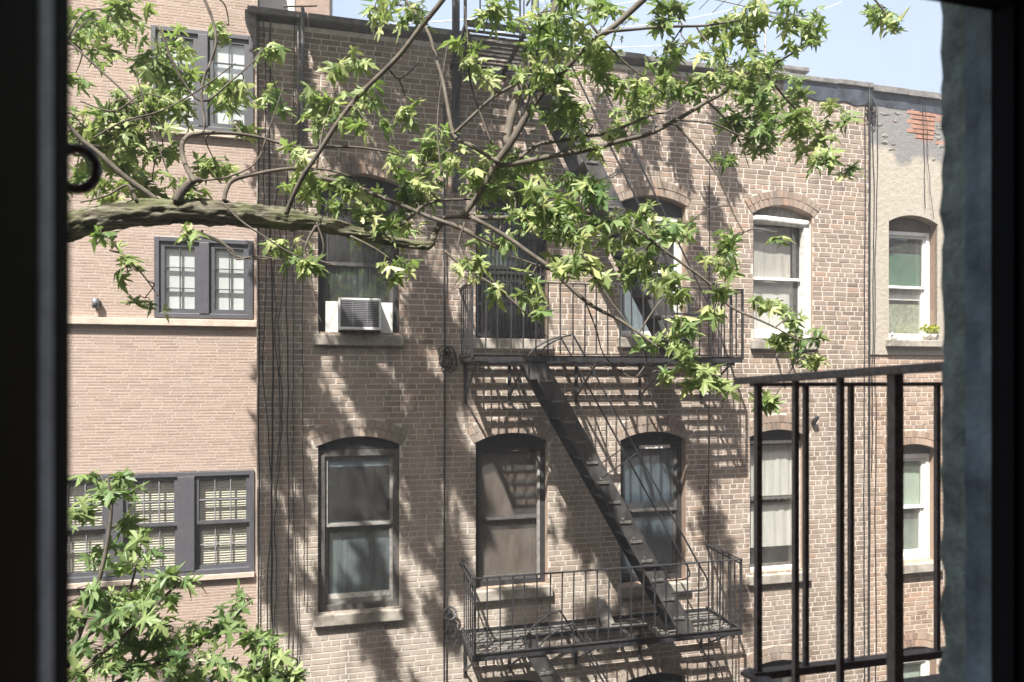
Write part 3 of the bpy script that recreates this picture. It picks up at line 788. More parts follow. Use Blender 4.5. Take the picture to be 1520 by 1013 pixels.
for xx in (rx0+.05, rx1-.06):
    m = MB(); m.bar((xx, ry+.1, ZR-.06), (xx, FYb, ZR-.6), .024, .024); m.bar((xx, FYb-.005, ZR-.05), (xx, FYb-.005, ZR-.66), .035, .012); m.build('bracket', IRON, fe)

# bits standing on the lower balcony
p = Vector((X(905, 7.75), 7.75, ZL+.004))
t = thing('leaning_board', 'small grey board leaning on the lower balcony beside the stair foot', 'board', tuple(p))
m = MB(); m.bar((p.x, 7.78, p.z), (p.x-.08, 7.93, p.z+.30), .15, .018, (0, 1, 0)); m.build('panel', WMID, t)
m = MB(); m.bar((p.x-.02, 7.775, p.z+.002), (p.x+.02, 7.76, p.z+.03), .17, .012, (0, 1, 0)); m.build('batten', STONE, t)

# ================================================================== CABLES AND PIPES ON THE WALLS
def cable(u0, v0, u1, v1, r, lab, mat=CABLE, wob=.02, y=D-.03, seed=0, grp='cables hanging down the brick walls', name='wall_cable', base=None):
    a = P(u0, v0, y); b = P(u1, v1, y); n = 30; pts = []
    for k in range(n+1):
        t = k/n; q_ = a.lerp(b, t)
        q_.x += wob*noise.noise(Vector((t*5+seed, seed*3.1, 0)))+wob*.4*noise.noise(Vector((t*17+seed, seed*1.7, 0)))
        pts.append(q_)
    m = MB(); m.tube(pts, r, 6); o = m.build(name, mat, None, True, loc=pts[-1]); tag(o, lab, 'cable', grp); return o
CB = [
 (384, 18, 384, 1040, .008, 'black cable running down the extreme left edge of the brown brick wall', 0.02),
 (392, 30, 398, 1040, .006, 'black cable second from the left edge of the brown wall', .06),
 (402, 20, 404, 1040, .010, 'thick black cable third from the left edge of the brown wall', .03),
 (408, 250, 412, 1040, .005, 'thin slack cable beside the thick black one near the left brick edge', .08),
 (418, 330, 415, 700, .005, 'short thin black cable ending halfway down by the left brick edge', .06),
 (426, 240, 428, 1040, .007, 'black cable fifth from the left edge, midway to the air conditioner', .04),
 (436, 20, 440, 1040, .005, 'thin cable just left of the grey conduit', .05),
 (448, 250, 452, 900, .005, 'black cable falling straight below the grey conduit', .02),
 (660, 130, 660, 1040, .012, 'straight black line from the mast past the left end of the balconies', .008),
 (1053, 250, 1051, 1040, .007, 'single black cable right of the third window column', .012),
 (1284, 165, 1283, 1040, .006, 'leftmost cable of the bundle where the stucco meets the brick', .03),
 (1291, 130, 1290, 1040, .013, 'thickest cable of the bundle where the stucco meets the brick', .012),
 (1297, 130, 1294, 700, .006, 'cable of the stucco edge bundle that stops above the lower window', .035),
 (1301, 160, 1299, 1040, .005, 'rightmost thin cable of the bundle at the stucco edge', .04),
 (1373, 140, 1384, 325, .004, 'thin wire dangling from the stucco parapet past the bare brick patch', .03),
 (1369, 140, 1374, 310, .004, 'shorter thin wire left of the one past the bare brick patch', .02),
]
for i, c in enumerate(CB): cable(c[0], c[1], c[2], c[3], c[4], c[5], CABLE if i != 8 else IRON, c[6], D-.035-(i % 3)*.012, i+1)
# grey conduit from the parapet
a = P(449, 14, D-.05); b = P(449, 236, D-.05)
m = MB(); m.tube([(a.x, D+.2, ZTOP+.06), (a.x, D-.02, ZTOP+.07), (a.x, D-.07, ZTOP-.02), (a.x, D-.05, ZTOP-.3), (b.x, D-.05, b.z)], .021, 10); m.tube([(a.x-.045, D-.04, ZTOP-.1), (b.x-.045, D-.04, b.z)], .012, 8)
o = m.build('conduit', PIPE, None, True, loc=b); tag(o, 'grey conduit bent over the parapet near the left end of the brown roof', 'conduit')
# cable knots
def knot(u, v, name, lab, n, r, seed, mat=CABLE):
    c = P(u, v, D-.06); rnd = random.Random(seed); m = MB()
    for k in range(n):
        pts = []; ph_ = rnd.uniform(0, 6.28); a_, b_ = rnd.uniform(.5, 1)*r, rnd.uniform(.5, 1.2)*r*1.3; o_ = Vector((rnd.uniform(-1, 1)*r*.5, rnd.uniform(-.03, .03), rnd.uniform(-1, 1)*r))
        for j in range(17):
            an = j/16*rnd.uniform(5, 6.6)+ph_; pts.append(c+o_+Vector((a_*math.cos(an), .02*math.sin(an*2), b_*math.sin(an))))
        m.tube(pts, .006, 6)
    o = m.build(name, mat, None, True, loc=c); tag(o, lab, 'cable coil', 'coils of spare cable on the brown brick wall'); return o
knot(665, 532, 'cable_coil', 'tangled black cable coil at the left end of the upper balcony', 8, .09, 1)
knot(672, 940, 'cable_coil', 'hanging loops of wire beside the left end of the lower balcony', 6, .07, 2, CABLEG)
knot(1293, 165, 'cable_coil', 'tangle of cable just under the parapet at the stucco edge', 7, .08, 3)
c = P(667, 910, D-.07); t = thing('cable_reel', 'small round cable reel on the wall left of the lower balcony', 'reel', tuple(c))
m = MB(); m.tube([c+Vector((0, -.03, 0)), c+Vector((0, .05, 0))], .035, 16); m.build('hub', PIPE, t, True)
m = MB(); pts = [c+Vector((.075*math.cos(k/24*6.2832), -.02, .075*math.sin(k/24*6.2832))) for k in range(25)]; m.tube(pts, .012, 8); m.build('rim', CABLEG, t, True)
# bracket under window 4 upper
t = thing('window_strut', 'pair of pale metal struts under the sill of the white framed upper window', 'strut', tuple(P(1160, 520, D)))
for u in (1161, 1182):
    a = P(u+4, 500, D-.35); b = P(u-8, 530, D-.01); m = MB(); m.bar(a, b, .025, .025); m.build('strut', WPEEL, t)
# spike bracket on wall
c = P(1207, 625, D-.02); m = MB(); m.tube([c+Vector((0, .03, -.05)), c+Vector((0, -.03, 0)), c+Vector((.02, -.06, .05)), c+Vector((-.01, -.05, .09))], [.02, .035, .03, .012], 8)
o = m.build('wall_hook', IRON, None, True, loc=c); tag(o, 'rusty iron hook on the brick right of the net curtained window', 'hook')

# ================================================================== ROOFTOP THINGS
RZ = ZTOP-.45
c = P(1170, 112, 10.5)
t = thing('roof_vent', 'white roof vent box with a dark cap behind the parapet', 'roof vent', (c.x, 10.5, RZ))
x0, x1 = X(1150, 10.5), X(1188, 10.5)
m = MB(); m.box(x0, x1, 10.5, 11.0, RZ, Z(1170, 108, 10.5)); m.build('body', WPEEL, t)
m = MB(); zz = Z(1170, 108, 10.5); m.box(x0-.12, x1+.12, 10.4, 11.1, zz, zz+.09); m.build('cap', COPE, t, bevel=.02)
m = MB(); m.box(x0+.05, x1-.3, 10.6, 10.9, zz+.092, zz+.2); m.build('cowl', TAR, t, bevel=.02)
c = P(1136, 90, 9.8)
t = thing('tv_aerial', 'thin metal television aerial mast standing on the brown roof', 'aerial', (c.x, 9.8, RZ))
m = MB(); m.tube([(c.x, 9.8, RZ), (c.x, 9.8, RZ+2.6)], .022, 8); m.build('mast', CABLEG, t, True)
zz = Z(1136, 14, 9.8)
m = MB(); m.tube([(c.x-1.1, 9.8, zz+.05), (c.x+.35, 9.8, zz-.05)], .010, 6); m.build('boom', CABLEG, t, True)
for k in range(6):
    xx = c.x-1.0+k*.25; m = MB(); m.tube([(xx, 9.45, zz+.045-k*.017), (xx, 10.15, zz+.045-k*.017)], .007, 6); m.build('element', CABLEG, t, True)
c = P(1078, 60, 9.9)
m = MB(); m.tube([(c.x, 9.9, RZ), (c.x, 9.9, RZ+1.2)], .018, 8); m.tube([(c.x-.15, 9.9, RZ+1.2), (c.x+.15, 9.9, RZ+1.2)], .014, 8)
o = m.build('vent_pipe', CABLEG, None, True, loc=(c.x, 9.9, RZ)); tag(o, 'thin grey T topped pipe on the brown roof left of the aerial', 'pipe')
c = P(462, 20, 9.2)
m = MB(); m.tube([(c.x, 9.2, RZ), (c.x, 9.2, RZ+1.0)], .03, 8); m.bar((c.x-.2, 9.2, RZ+.85), (c.x+.2, 9.2, RZ+.85), .03, .04)
o = m.build('cable_post', WPEEL, None, loc=(c.x, 9.2, RZ)); tag(o, 'pale post with a crossarm on the roof left of the mast', 'post')
for k, (v, lab) in enumerate(((-6, 'uppermost white wire crossing the sky above the brown parapet'), (2, 'middle white wire crossing the sky above the brown parapet'), (9, 'lowest white wire crossing the sky above the brown parapet'))):
    a = Vector((c.x+(k-1)*.18, 9.2, RZ+.87)); b = P(1250, -60+v*7, 19); pts = []
    for j in range(25):
        t_ = j/24; q_ = a.lerp(b, t_); q_.z -= 1.2*math.sin(math.pi*t_)*.6; pts.append(q_)
    m = MB(); m.tube(pts, .009, 5); o = m.build('overhead_wire', WWHITE, None, True, loc=a); tag(o, lab, 'wire', 'white wires over the roof')

# ================================================================== NEAR FIRE ESCAPE (own building)
nx, ny = 1.184, 1.765
ne = thing('near_balcony', 'dark iron balcony rail close to the window at right', 'balcony', (nx+.5, 1.4, E-.87))
m = MB(); m.bar((nx-.045, ny+.03, E-.006), (nx+.005, .93, E+.034), .034, .012*1.6); m.build('handrail', IRON_N, ne, bevel=.002)
m = MB(); m.bar((nx-.02, ny, E-.016), (nx+2.3, ny, E-.016), .028, .012); m.build('handrail', IRON_N, ne, bevel=.002)
rnd = random.Random(2)
for k in range(1, 5):
    yy = ny-.17*k; w = .0235 if k == 3 else .0135
    m = MB(); m.bar((nx, yy, E-.90), (nx, yy, E-.004+.008*k), w, w); m.build('baluster', IRON_N, ne)
m = MB(); m.bar((nx, ny, E-.93), (nx, ny, E-.012), .017, .017); m.build('corner_post', IRON_N, ne)
for u in (1196, 1263, 1329, 1391, 1450, 1500, 1545):
    xx = X(u, ny); m = MB(); m.bar((xx, ny, E-.87), (xx, ny, E-.02), .0135, .0135); m.build('baluster', IRON_N, ne)
m = MB(); m.bar((nx-.02, ny, E-.865), (nx+2.3, ny, E-.865), .03, .022); m.bar((nx, ny+.02, E-.90), (nx, .91, E-.90), .035, .02); m.build('bottom_rail', IRON_N, ne)
m = MB()
for k in range(8):
    yy = ny-.09-k*.095; m.box(nx+.02, nx+2.2, yy-.022, yy+.022, E-.905, E-.895)
m.build('slats', IRON_N, ne)
m = MB(); m.bar((nx-.03, ny+.02, E-.86), (nx+.09, ny-.22, E-.9), .05, .01); m.build('gusset', IRON_N, ne)

# ================================================================== OWN WINDOW AND ROOM
own = thing('near_window', 'dark window surround of the room the view is taken from', 'window', (.38, .6, E-1))
# masonry wall with the opening: outer face Y=.9
ox0, ox1 = -.34, .949; hz = E+.62
m = MB(); yo, yi = .9, .40
wx0, wx1, wz0, wz1 = -16, 16, 0, E+3.8  # extent made wide and tall to block sky light and darken pane reflections
m.box(wx0, ox0, yi, yo, wz0, wz1); m.box(ox1+.03, wx1, yi, yo, wz0, wz1); m.box(ox0, ox1+.03, yi, yo, hz, wz1); m.box(ox0, ox1+.03, yi, yo, wz0, E-.95)
m.build('wall', M('own_brick', (.13, .09, .075), .9, .4, 6, .3), own)
# right reveal with a ragged outer edge
m = MB(); n = 80; rows_ = [.812, .825, .84, .862, .885, .905]
def rg(z, y):
    e = max(0, (y-.80)/.1); w = .005*noise.noise(Vector((z*9, 1, 0)))+.004*noise.noise(Vector((z*26, 5, 0)))+.003*noise.noise(Vector((z*80, 5, 0)))
    return ox1 + e*w - (.004 if y > .84 else 0) + .002*noise.noise(Vector((z*40, y*40, 2)))
grid = [[(rg(E-.95+1.6*i/n, yy), yy+(.012*noise.noise(Vector((i*.4, 3, 3))) if yy > .9 else 0), E-.95+1.6*i/n) for yy in rows_] for i in range(n+1)]
for i in range(n):
    for j in range(len(rows_)-1):
        m.cur = 1 if j >= 3 else 0
        m.face([grid[i][j], grid[i][j+1], grid[i+1][j+1], grid[i+1][j]])
    m.cur = 1; m.face([grid[i][-1], (ox1+.1, .905, grid[i][-1][2]), (ox1+.1, .905, grid[i+1][-1][2]), grid[i+1][-1]])
m.build('reveal', [JAMB, JEDGE], own, True)
m = MB(); m.box(ox1-.008, ox1+.03, .40, .815, E-.95, hz); 
m.cur = 0; m.build('frame_side', BLACKF, own)
m = MB(); m.box(ox1-.014, ox1-.0085, .775, .80, E-.95, hz); m.build('screen_track', NAVYF, own)
# left jamb seen past its thin aluminium track
jx = -.188
m = MB(); m.box(jx-.03, jx, .5245, .55, E-.95, hz-.01); m.build('stop', NAVYF, own)
m = MB(); m.box(jx-.03, jx-.0005, .5005, .524, E-.95, hz-.01); m.build('track', TRACK, own, bevel=.002)
m = MB(); m.box(jx-.16, jx-.0015, .36, .500, E-.95, hz-.01); m.box(jx-.16, jx-.031, .5005, .62, E-.95, hz-.01); m.build('frame_side', BLACKF, own)
m = MB(); m.box(-.34, ox1+.02, .36, .80, E+.54, hz-.003); m.build('frame_head', BLACKF, own)
m = MB(); m.box(-.34, ox1+.02, .36, .80, E-.948, E-.90); m.build('frame_sill', BLACKF, own)
# the room
m = MB(); m.box(-3, 3.5, -3.6, -3.5, E-1.6, E+1.3); m.box(-3.1, -3, -3.5, .399, E-1.6, E+1.3); m.box(3.5, 3.6, -3.5, .399, E-1.6, E+1.3)
m.box(-3.1, 3.6, -3.6, .399, E-1.7, E-1.601); m.box(-3.1, 3.6, -3.6, .399, E+1.301, E+1.4); m.build('room', ROOM, own)
# iron scroll outside the window
c = P(114, 251, 1.0); m = MB(); pts = []
for k in range(26):
    an = -2.6 + k/25*4.9; r_ = .0235; pts.append(c+Vector((r_*math.cos(an), 0, r_*math.sin(an)*1.12)))
pts = [c+Vector((-.10, .0, -.022))]+pts+[c+Vector((-.09, 0, .03))]
m.tube(pts, .0068, 10); o = m.build('iron_scroll', IRON_N, None, True, loc=c); tag(o, 'dark curled iron scroll just outside the window at left', 'iron scroll')

# ================================================================== TREE
tree = thing('maple_tree', 'large maple whose mossy limb and leafy branches cross the whole view', 'tree', (-8.6, 4.2, 0))
BP = []    # sampled branch points: (point, radius)
def branch(name, pts, Y, n=8, rough=0, mat=TWIG, sub=6, seed=0, parent=None):
    """pts: (u, v, radius px[, Y])"""
    L_ = []
    for i, q in enumerate(pts):
        y = q[3] if len(q) > 3 else (Y[0]+(Y[1]-Y[0])*i/(len(pts)-1) if isinstance(Y, tuple) else Y)
        L_.append((P(q[0], q[1], y), q[2]*(1 if rough else .8)*zc(q[0], y)/F))
    pp, rr = smoothpts(L_, sub)
    if not rough:
        pp = [p + Vector((noise.noise(p*3+Vector((seed, 0, 0))), noise.noise(p*3+Vector((0, seed, 5))), noise.noise(p*3+Vector((9, 0, seed)))))*min(.02, r*1.2) for p, r in zip(pp, rr)]
    for p, r in zip(pp[::2], rr[::2]): BP.append((p, r))
    m = MB(); m.tube(pp, rr, n, rough, seed); return m.build(name, mat, parent or tree, True)
branch('limb', [(-220, 470, 30), (-120, 420, 25), (-40, 378, 22), (40, 352, 20), (100, 338, 19), (170, 321, 18.5), (250, 314, 18), (330, 317, 17.5), (400, 323, 16), (460, 329, 13.5), (520, 343, 9.5), (580, 357, 7.5), (625, 365, 6), (640, 362, 5), (646, 345, 4.2), (660, 328, 3.6)], 4.2, 44, .24, BARK, 22, 3)
TX = -8.6
m = MB(); tp = P(-220, 470, 4.2); pp, rr = smoothpts([(Vector((TX, 4.2, -.1)), .42), (Vector((TX-.05, 4.2, 2.5)), .33), (Vector((TX+.1, 4.2, 5.5)), .30), (Vector((TX+.2, 4.25, 10)), .26), (Vector((TX+.4, 4.4, 16)), .2), (Vector((TX+.7, 4.5, 22)), .09)], 12)
m.tube(pp, rr, 20, .15, 9); m.build('trunk', BARK, tree, True)
m = MB(); pp, rr = smoothpts([(Vector((TX+.1, 4.2, 5.0)), .24), (Vector((TX+1.4, 4.2, 6.2)), .19), (Vector((TX+3.6, 4.2, 7.2)), .16), (tp-Vector((.1, 0, .06)), .125), (tp+Vector((.15, 0, .06)), .115)], 8); m.tube(pp, rr, 18, .15, 4); m.build('limb', BARK, tree, True)
m = MB(); pp, rr = smoothpts([(Vector((TX+.4, 4.4, 15.5)), .16), (Vector((TX+3, 4.8, E+11.5)), .13), (Vector((-2.5, 5.5, E+12)), .09), (Vector((-1.0, 6.2, E+10.3)), .06), (Vector((.4, 6.65, E+7.6)), .04), (Vector((1.6, 6.9, E+6.2)), .025), (Vector((2.8, 7.0, E+5.6)), .012)], 8); m.tube(pp, rr, 10, .1, 4); m.build('limb', BARK, tree, True)
BPU = [(p, r) for p, r in zip(pp[::2], rr[::2])]
branches = [
 ([(232, 298, 5), (195, 268, 5), (152, 232, 4.5), (121, 208, 4), (100, 183, 3), (70, 150, 2.5)], 4.2),
 ([(262, 300, 9), (275, 282, 8), (290, 268, 7), (302, 268, 4)], 4.15),
 ([(288, 270, 5), (276, 248, 4.5), (270, 225, 4.5), (275, 208, 4), (292, 200, 4), (330, 197, 3.5), (378, 203, 3), (450, 219, 2.6), (528, 218, 2.3), (595, 231, 1.6), (650, 250, 1.2)], (4.1, 4.5)),
 ([(333, 298, 4), (336, 282, 4), (345, 268, 4), (375, 260, 3.5), (437, 250, 3), (480, 252, 2), (520, 262, 1.4)], (4.15, 4.3)),
 ([(425, 318, 4.6), (440, 282, 4.4), (461, 241, 4.4), (518, 161, 4.4), (575, 100, 4.4), (620, 50, 4.6), (658, 3, 5), (700, -60, 5)], (4.1, 3.7)),
 ([(470, 262, 4), (520, 275, 4), (575, 298, 4), (635, 322, 4), (690, 340, 4.5), (742, 367, 4)], (4.4, 4.0)),
 ([(650, 336, 4), (662, 325, 4), (700, 322, 5), (745, 322, 4), (800, 318, 3), (850, 312, 3), (890, 322, 3), (938, 337, 2.8), (989, 374, 2.8), (1056, 424, 2.5), (1083, 454, 2.3), (1123, 472, 2), (1151, 486, 1.6), (1185, 505, 1.2)], (4.2, 3.6)),
 ([(700, 322, 4), (750, 350, 4.2), (790, 380, 4), (821, 404, 4), (878, 451, 3.6), (920, 475, 3), (948, 495, 2.5), (990, 525, 2), (1040, 555, 1.4)], (4.0, 3.5)),
 ([(754, 215, 7), (750, 205, 7.5), (757, 180, 8), (764, 151, 8.5), (775, 118, 8), (790, 87, 7), (815, 40, 6), (830, -30, 5)], (4.0, 4.2)),
 ([(690, 320, 6), (715, 285, 6), (735, 245, 6.5), (754, 215, 7), (785, 170, 6.5), (811, 134, 6), (840, 100, 5.5), (864, 74, 5), (888, 54, 5.5), (920, 28, 5.5), (955, 0, 6), (1010, -50, 6)], (4.1, 3.7)),
 ([(740, 240, 3.5), (700, 215, 3.5), (675, 201, 3.5), (665, 160, 3.5), (655, 111, 3.2), (638, 54, 3), (602, 0, 2.5), (570, -40, 2)], (4.0, 4.5)),
 ([(673, 198, 3), (700, 172, 3), (728, 146, 3), (767, 124, 2.6), (821, 106, 2), (850, 98, 1.2)], (4.1, 4.0)),
 ([(735, 245, 5), (760, 243, 5), (790, 238, 5), (861, 225, 4.8), (915, 213, 4.5), (962, 201, 4.2), (1002, 178, 4), (1050, 150, 3.6), (1099, 124, 3.2), (1134, 104, 2.6), (1175, 80, 1.8), (1210, 50, 1.2)], (4.05, 3.9)),
 ([(770, 235, 3.5), (800, 213, 3.5), (850, 206, 3.5), (901, 198, 3), (940, 183, 2.6), (968, 171, 2.2), (988, 168, 1.6), (1010, 150, 1)], (4.1, 4.4)),
 ([(880, 60, 3), (898, 50, 3), (940, 44, 2.8), (995, 40, 2.6), (1050, 38, 2.2), (1100, 30, 2), (1147, 33, 1.4)], (3.7, 3.9)),
 ([(985, 186, 2.4), (1002, 186, 2.2), (1030, 214, 2.2), (1052, 242, 2), (1069, 268, 1.8), (1090, 320, 1.6), (1104, 345, 1.2)], (3.9, 3.8)),
 ([(660, 372, 2.5), (689, 397, 2.4), (729, 421, 2.2), (757, 444, 2), (787, 471, 1.4), (805, 470, 1)], (4.1, 4.0)),
 ([(821, 404, 2), (850, 400, 2), (875, 404, 2), (895, 430, 2), (908, 451, 1.8), (930, 480, 1.4), (960, 530, 1.2), (945, 560, 1)], (3.8, 3.7)),
 ([(560, 356, 4), (600, 330, 3.5), (635, 300, 2.6), (690, 296, 2), (760, 300, 1.6)], (4.2, 4.4)),
 ([(420, 10, 2), (470, 8, 1.5)], 4.2),
 ([(300, -10, 3), (320, 60, 2.6), (300, 130, 2.4), (303, 190, 2.4), (290, 200, 2)], (4.3, 4.15)),
 ([(235, 40, 2.4), (262, 100, 2.4), (300, 150, 2), (345, 120, 1.6), (378, 90, 1)], (4.2, 4.3)),
 ([(100, 60, 2), (140, 95, 2), (178, 130, 1.8), (220, 175, 1.4)], 4.3),
 ([(140, 205, 1.8), (185, 180, 1.8), (240, 165, 1.6), (300, 130, 1.4), (350, 95, 1)], 4.0),
 ([(205, 300, 3), (190, 275, 2.6), (160, 290, 2), (120, 300, 1.4)], 4.15),
 ([(300, 345, 2.4), (330, 358, 2.4), (350, 380, 2), (400, 385, 1.4)], 4.0),
 ([(160, 345, 2), (180, 375, 1.6), (210, 405, 1.4), (235, 440, 1)], 4.1),
 ([(470, 335, 2.6), (455, 375, 2), (500, 395, 1.4)], 4.0),
 ([(1250, -40, 2.4), (1290, -10, 2), (1320, 30, 1.2)], 3.8),
 ([(520, 352, 2.5), (560, 372, 2), (592, 395, 1.4)], 4.1),
 ([(730, 215, 2), (700, 130, 2), (695, 60, 1.6), (690, 10, 1)], 3.9),
 ([(890, 54, 3), (872, 25, 2.5), (885, -20, 2)], 3.75),
 ([(1134, 104, 2), (1170, 150, 1.8), (1205, 190, 1.4), (1225, 240, 1)], 3.9),
 ([(288, 350, 2.6), (320, 356, 2.6), (345, 372, 2.4), (352, 384, 2), (380, 380, 1.4), (420, 386, 1)], 4.0),
 ([(330, 300, 2), (360, 330, 2), (392, 352, 1.8), (430, 375, 1.4), (480, 395, 1)], 3.9),
 ([(262, 300, 1.6), (250, 260, 1.6), (235, 215, 1.4), (215, 160, 1.2), (200, 100, 1)], 4.25),
 ([(300, 268, 2), (340, 262, 1.8), (380, 240, 1.4), (400, 190, 1.2), (420, 130, 1)], 4.2),
 ([(655, 260, 1.8), (650, 200, 1.6), (652, 150, 1.3), (665, 60, 1)], 4.3),
 ([(470, 250, 1.8), (478, 200, 1.6), (490, 160, 1.3), (512, 100, 1)], 4.2),
 ([(575, 100, 1.8), (592, 118, 1.6), (612, 104, 1.2), (622, 90, .9)], 3.9),
 ([(690, 330, 2), (680, 365, 1.8), (688, 395, 1.5), (672, 430, 1), (690, 415, .8)], 4.0),
 ([(821, 404, 2), (800, 395, 1.8), (770, 384, 1.5), (757, 380, 1)], 4.0),
 ([(870, 450, 1.8), (885, 490, 1.5), (898, 530, 1.3), (935, 560, 1.2), (960, 556, .9)], 3.8),
 ([(470, 330, 1.6), (480, 370, 1.4), (462, 402, 1.2), (468, 450, 1), (478, 480, .7)], 3.95),
 ([(888, 54, 2), (925, 92, 1.8), (960, 118, 1.5), (985, 140, 1)], 3.8),
 ([(1050, 150, 1.8), (1080, 180, 1.6), (1100, 215, 1.3), (1112, 250, .9)], 3.9),
 ([(1002, 178, 1.8), (1060, 185, 1.6), (1110, 205, 1.4), (1160, 200, 1)], 3.85),
 ([(800, 318, 2), (830, 335, 2), (860, 370, 1.6), (890, 390, 1.2)], 3.9),
 ([(120, 150, 1.4), (170, 165, 1.4), (215, 140, 1.2), (262, 155, 1)], 4.1),
]
for i, (pts, Y) in enumerate(branches): branch('branch', pts, Y, 8, 0, TWIG, 6, i+1)

OUT = [(0, 0), (.07, -.02), (.22, -.12), (.42, -.09), (.27, .02), (.15, .10), (.34, .19), (.50, .21), (.68, .40), (.45, .35), (.33, .37), (.11, .31), (.15, .50), (.25, .66), (.13, .68), (.09, .84), (0, 1.05)]
OUT = OUT + [(-x, y) for x, y in OUT[-2:0:-1]]
def add_leaf(m, base, tip, nrm, s, rnd):
    y = tip.normalized(); z = nrm - y*nrm.dot(y)
    if z.length < 1e-3: return
    z.normalize(); x = y.cross(z); fold = rnd.uniform(.05, .75); curl = rnd.uniform(-.15, .6); wx = rnd.uniform(1.0, 1.3); sk = rnd.uniform(-.15, .15)
    i = len(m.v)
    def pt(px, py):
        zz = -fold*abs(px) - curl*py*py + .04*math.sin(9*px+5*py)
        return tuple(base + x*(px*wx+sk*py*py)*s + y*py*s + z*zz*s)
    m.v.append(pt(0, .28))
    for q in OUT: m.v.append(pt(*q))
    n = len(OUT)
    for k in range(n): m.f.append((i, i+1+k, i+1+(k+1) % n)); m.mi.append(m.cur)
UP = (-SUN).normalized()
def cluster(m, tw, c, rx, rz, ry, n, s, rnd, link=True, bp=None):
    """a spray of leaves hung from a few twigs round c"""
    if link:
        best = min(bp, key=lambda q: (q[0]-c).length)
        a = best[0]; d = c-a; mid = a+d*.5+Vector((rnd.uniform(-.05, .05), rnd.uniform(-.05, .05), .12*d.length))
        pp, rr = smoothpts([(a, min(.006, best[1])), (mid, .0045), (c, .003)], 5); tw.tube(pp, rr, 5)
    nt_ = max(2, n//5)
    for k in range(nt_):
        e = c+Vector((rnd.uniform(-1, 1)*rx*.75, rnd.uniform(-1, 1)*ry*.75, rnd.uniform(-.8, .8)*rz))
        tw.tube([c, c.lerp(e, .5)+Vector((0, 0, .02)), e], [.0028, .0022, .0015], 4)
        for j in range(max(1, round(n/nt_))):
            o_ = e+Vector((rnd.gauss(0, .3)*rx, rnd.gauss(0, .3)*ry, rnd.gauss(0, .25)*rz))
            dirn = Vector((rnd.gauss(0, .6), rnd.gauss(0, .6), -.45+rnd.gauss(0, .35)))
            nr = UP*.8+Vector((rnd.gauss(0, .5), rnd.gauss(0, .5), rnd.gauss(0, .5)+.2))
            add_leaf(m, o_, dirn, nr, s*rnd.choice((.45, .7, .85, 1, 1.1, 1.25))*rnd.uniform(.9, 1.1), rnd)
            if link: tw.tube([e, o_], [.0012, .001], 3)
CL = [(140,35,45,32),(120,75,30,25),(170,15,40,20),(235,80,36,30),(268,108,40,36),(245,150,40,28),(200,155,36,28),(165,185,38,28),(125,190,28,28),(130,222,28,28),(225,190,36,34),(242,228,28,22),(330,135,28,22),(350,155,24,24),(340,38,20,16),(318,238,28,22),(180,250,42,26),(150,282,38,22),(225,270,30,18),(290,282,36,16),(112,262,18,22),(112,110,20,20),(355,180,22,16),(190,210,34,22),
 (180,375,14,10),(190,405,20,12),(215,443,22,10),(285,348,18,12),(150,350,20,12),
 (393,80,16,22),(412,150,20,18),(515,95,20,28),(480,145,30,22),(545,152,26,26),(505,168,26,14),(543,180,26,14),(605,165,14,28),(645,200,22,14),(475,180,24,16),
 (455,255,28,28),(440,285,24,18),(436,365,32,22),(462,388,20,20),(500,275,28,18),(530,268,24,20),(552,300,32,20),(548,332,30,28),(602,272,26,18),(592,335,26,24),(590,398,28,20),(620,240,44,22),(662,225,38,18),(700,95,16,18),(690,60,16,18),(712,112,18,16),(640,285,28,16),(515,315,26,14),(610,300,26,16),
 (745,232,32,16),(728,275,30,36),(712,255,22,20),(785,245,44,22),(800,310,36,26),(835,272,32,22),(872,285,32,28),(868,392,40,22),(840,385,26,20),(895,400,22,16),(700,385,22,16),(690,400,14,14),(735,430,14,12),(787,437,18,14),(790,408,14,12),(800,466,12,8),(770,330,32,20),(740,345,26,16),(820,345,36,20),(860,340,34,20),(905,330,30,18),(760,290,32,20),
 (590,8,42,22),(555,12,26,14),(622,28,18,18),(745,25,36,22),(800,28,38,36),(850,28,44,32),(880,72,38,26),(905,22,28,22),(820,108,42,26),(840,150,34,34),(862,182,28,26),(892,100,28,24),(940,125,18,26),(930,168,30,18),(925,200,24,16),(870,212,18,22),(1000,8,32,14),(968,18,24,18),(985,80,32,22),(1022,65,22,14),(995,125,40,22),(1060,30,22,16),(1110,38,32,30),(1088,20,24,16),(1170,22,36,26),(1210,40,22,22),(1190,75,18,14),(1080,100,36,26),(1112,110,40,30),(1150,112,36,30),(1120,150,36,20),(1152,182,36,26),(1100,185,36,22),(1132,215,26,14),(1190,180,26,22),(1210,212,26,30),(1240,165,22,18),(1252,247,20,12),(1222,245,22,18),(1315,12,26,14),(1325,35,22,20),(1170,145,26,20),(1060,75,20,14),(780,70,24,24),(815,70,30,20),(960,150,28,18),(1040,120,24,18),
 (950,330,44,26),(990,352,22,20),(970,312,28,14),(1012,340,22,14),(920,362,28,18),(962,386,32,18),(930,400,22,14),(1080,360,22,22),(1076,392,22,18),(1062,430,16,18),(1060,466,12,16),(1000,430,28,28),(1012,470,22,24),(985,496,26,18),(1006,522,22,18),(1046,546,32,22),(1066,572,26,18),(985,556,14,14),(1150,345,14,12),(1120,450,14,14),(1165,460,28,18),(1182,500,28,22),(1210,525,22,18),(1150,590,24,12),(970,415,24,16),(1030,575,22,12),(1075,240,18,10)]
rnd = random.Random(17); crown = MB(); tw = MB()
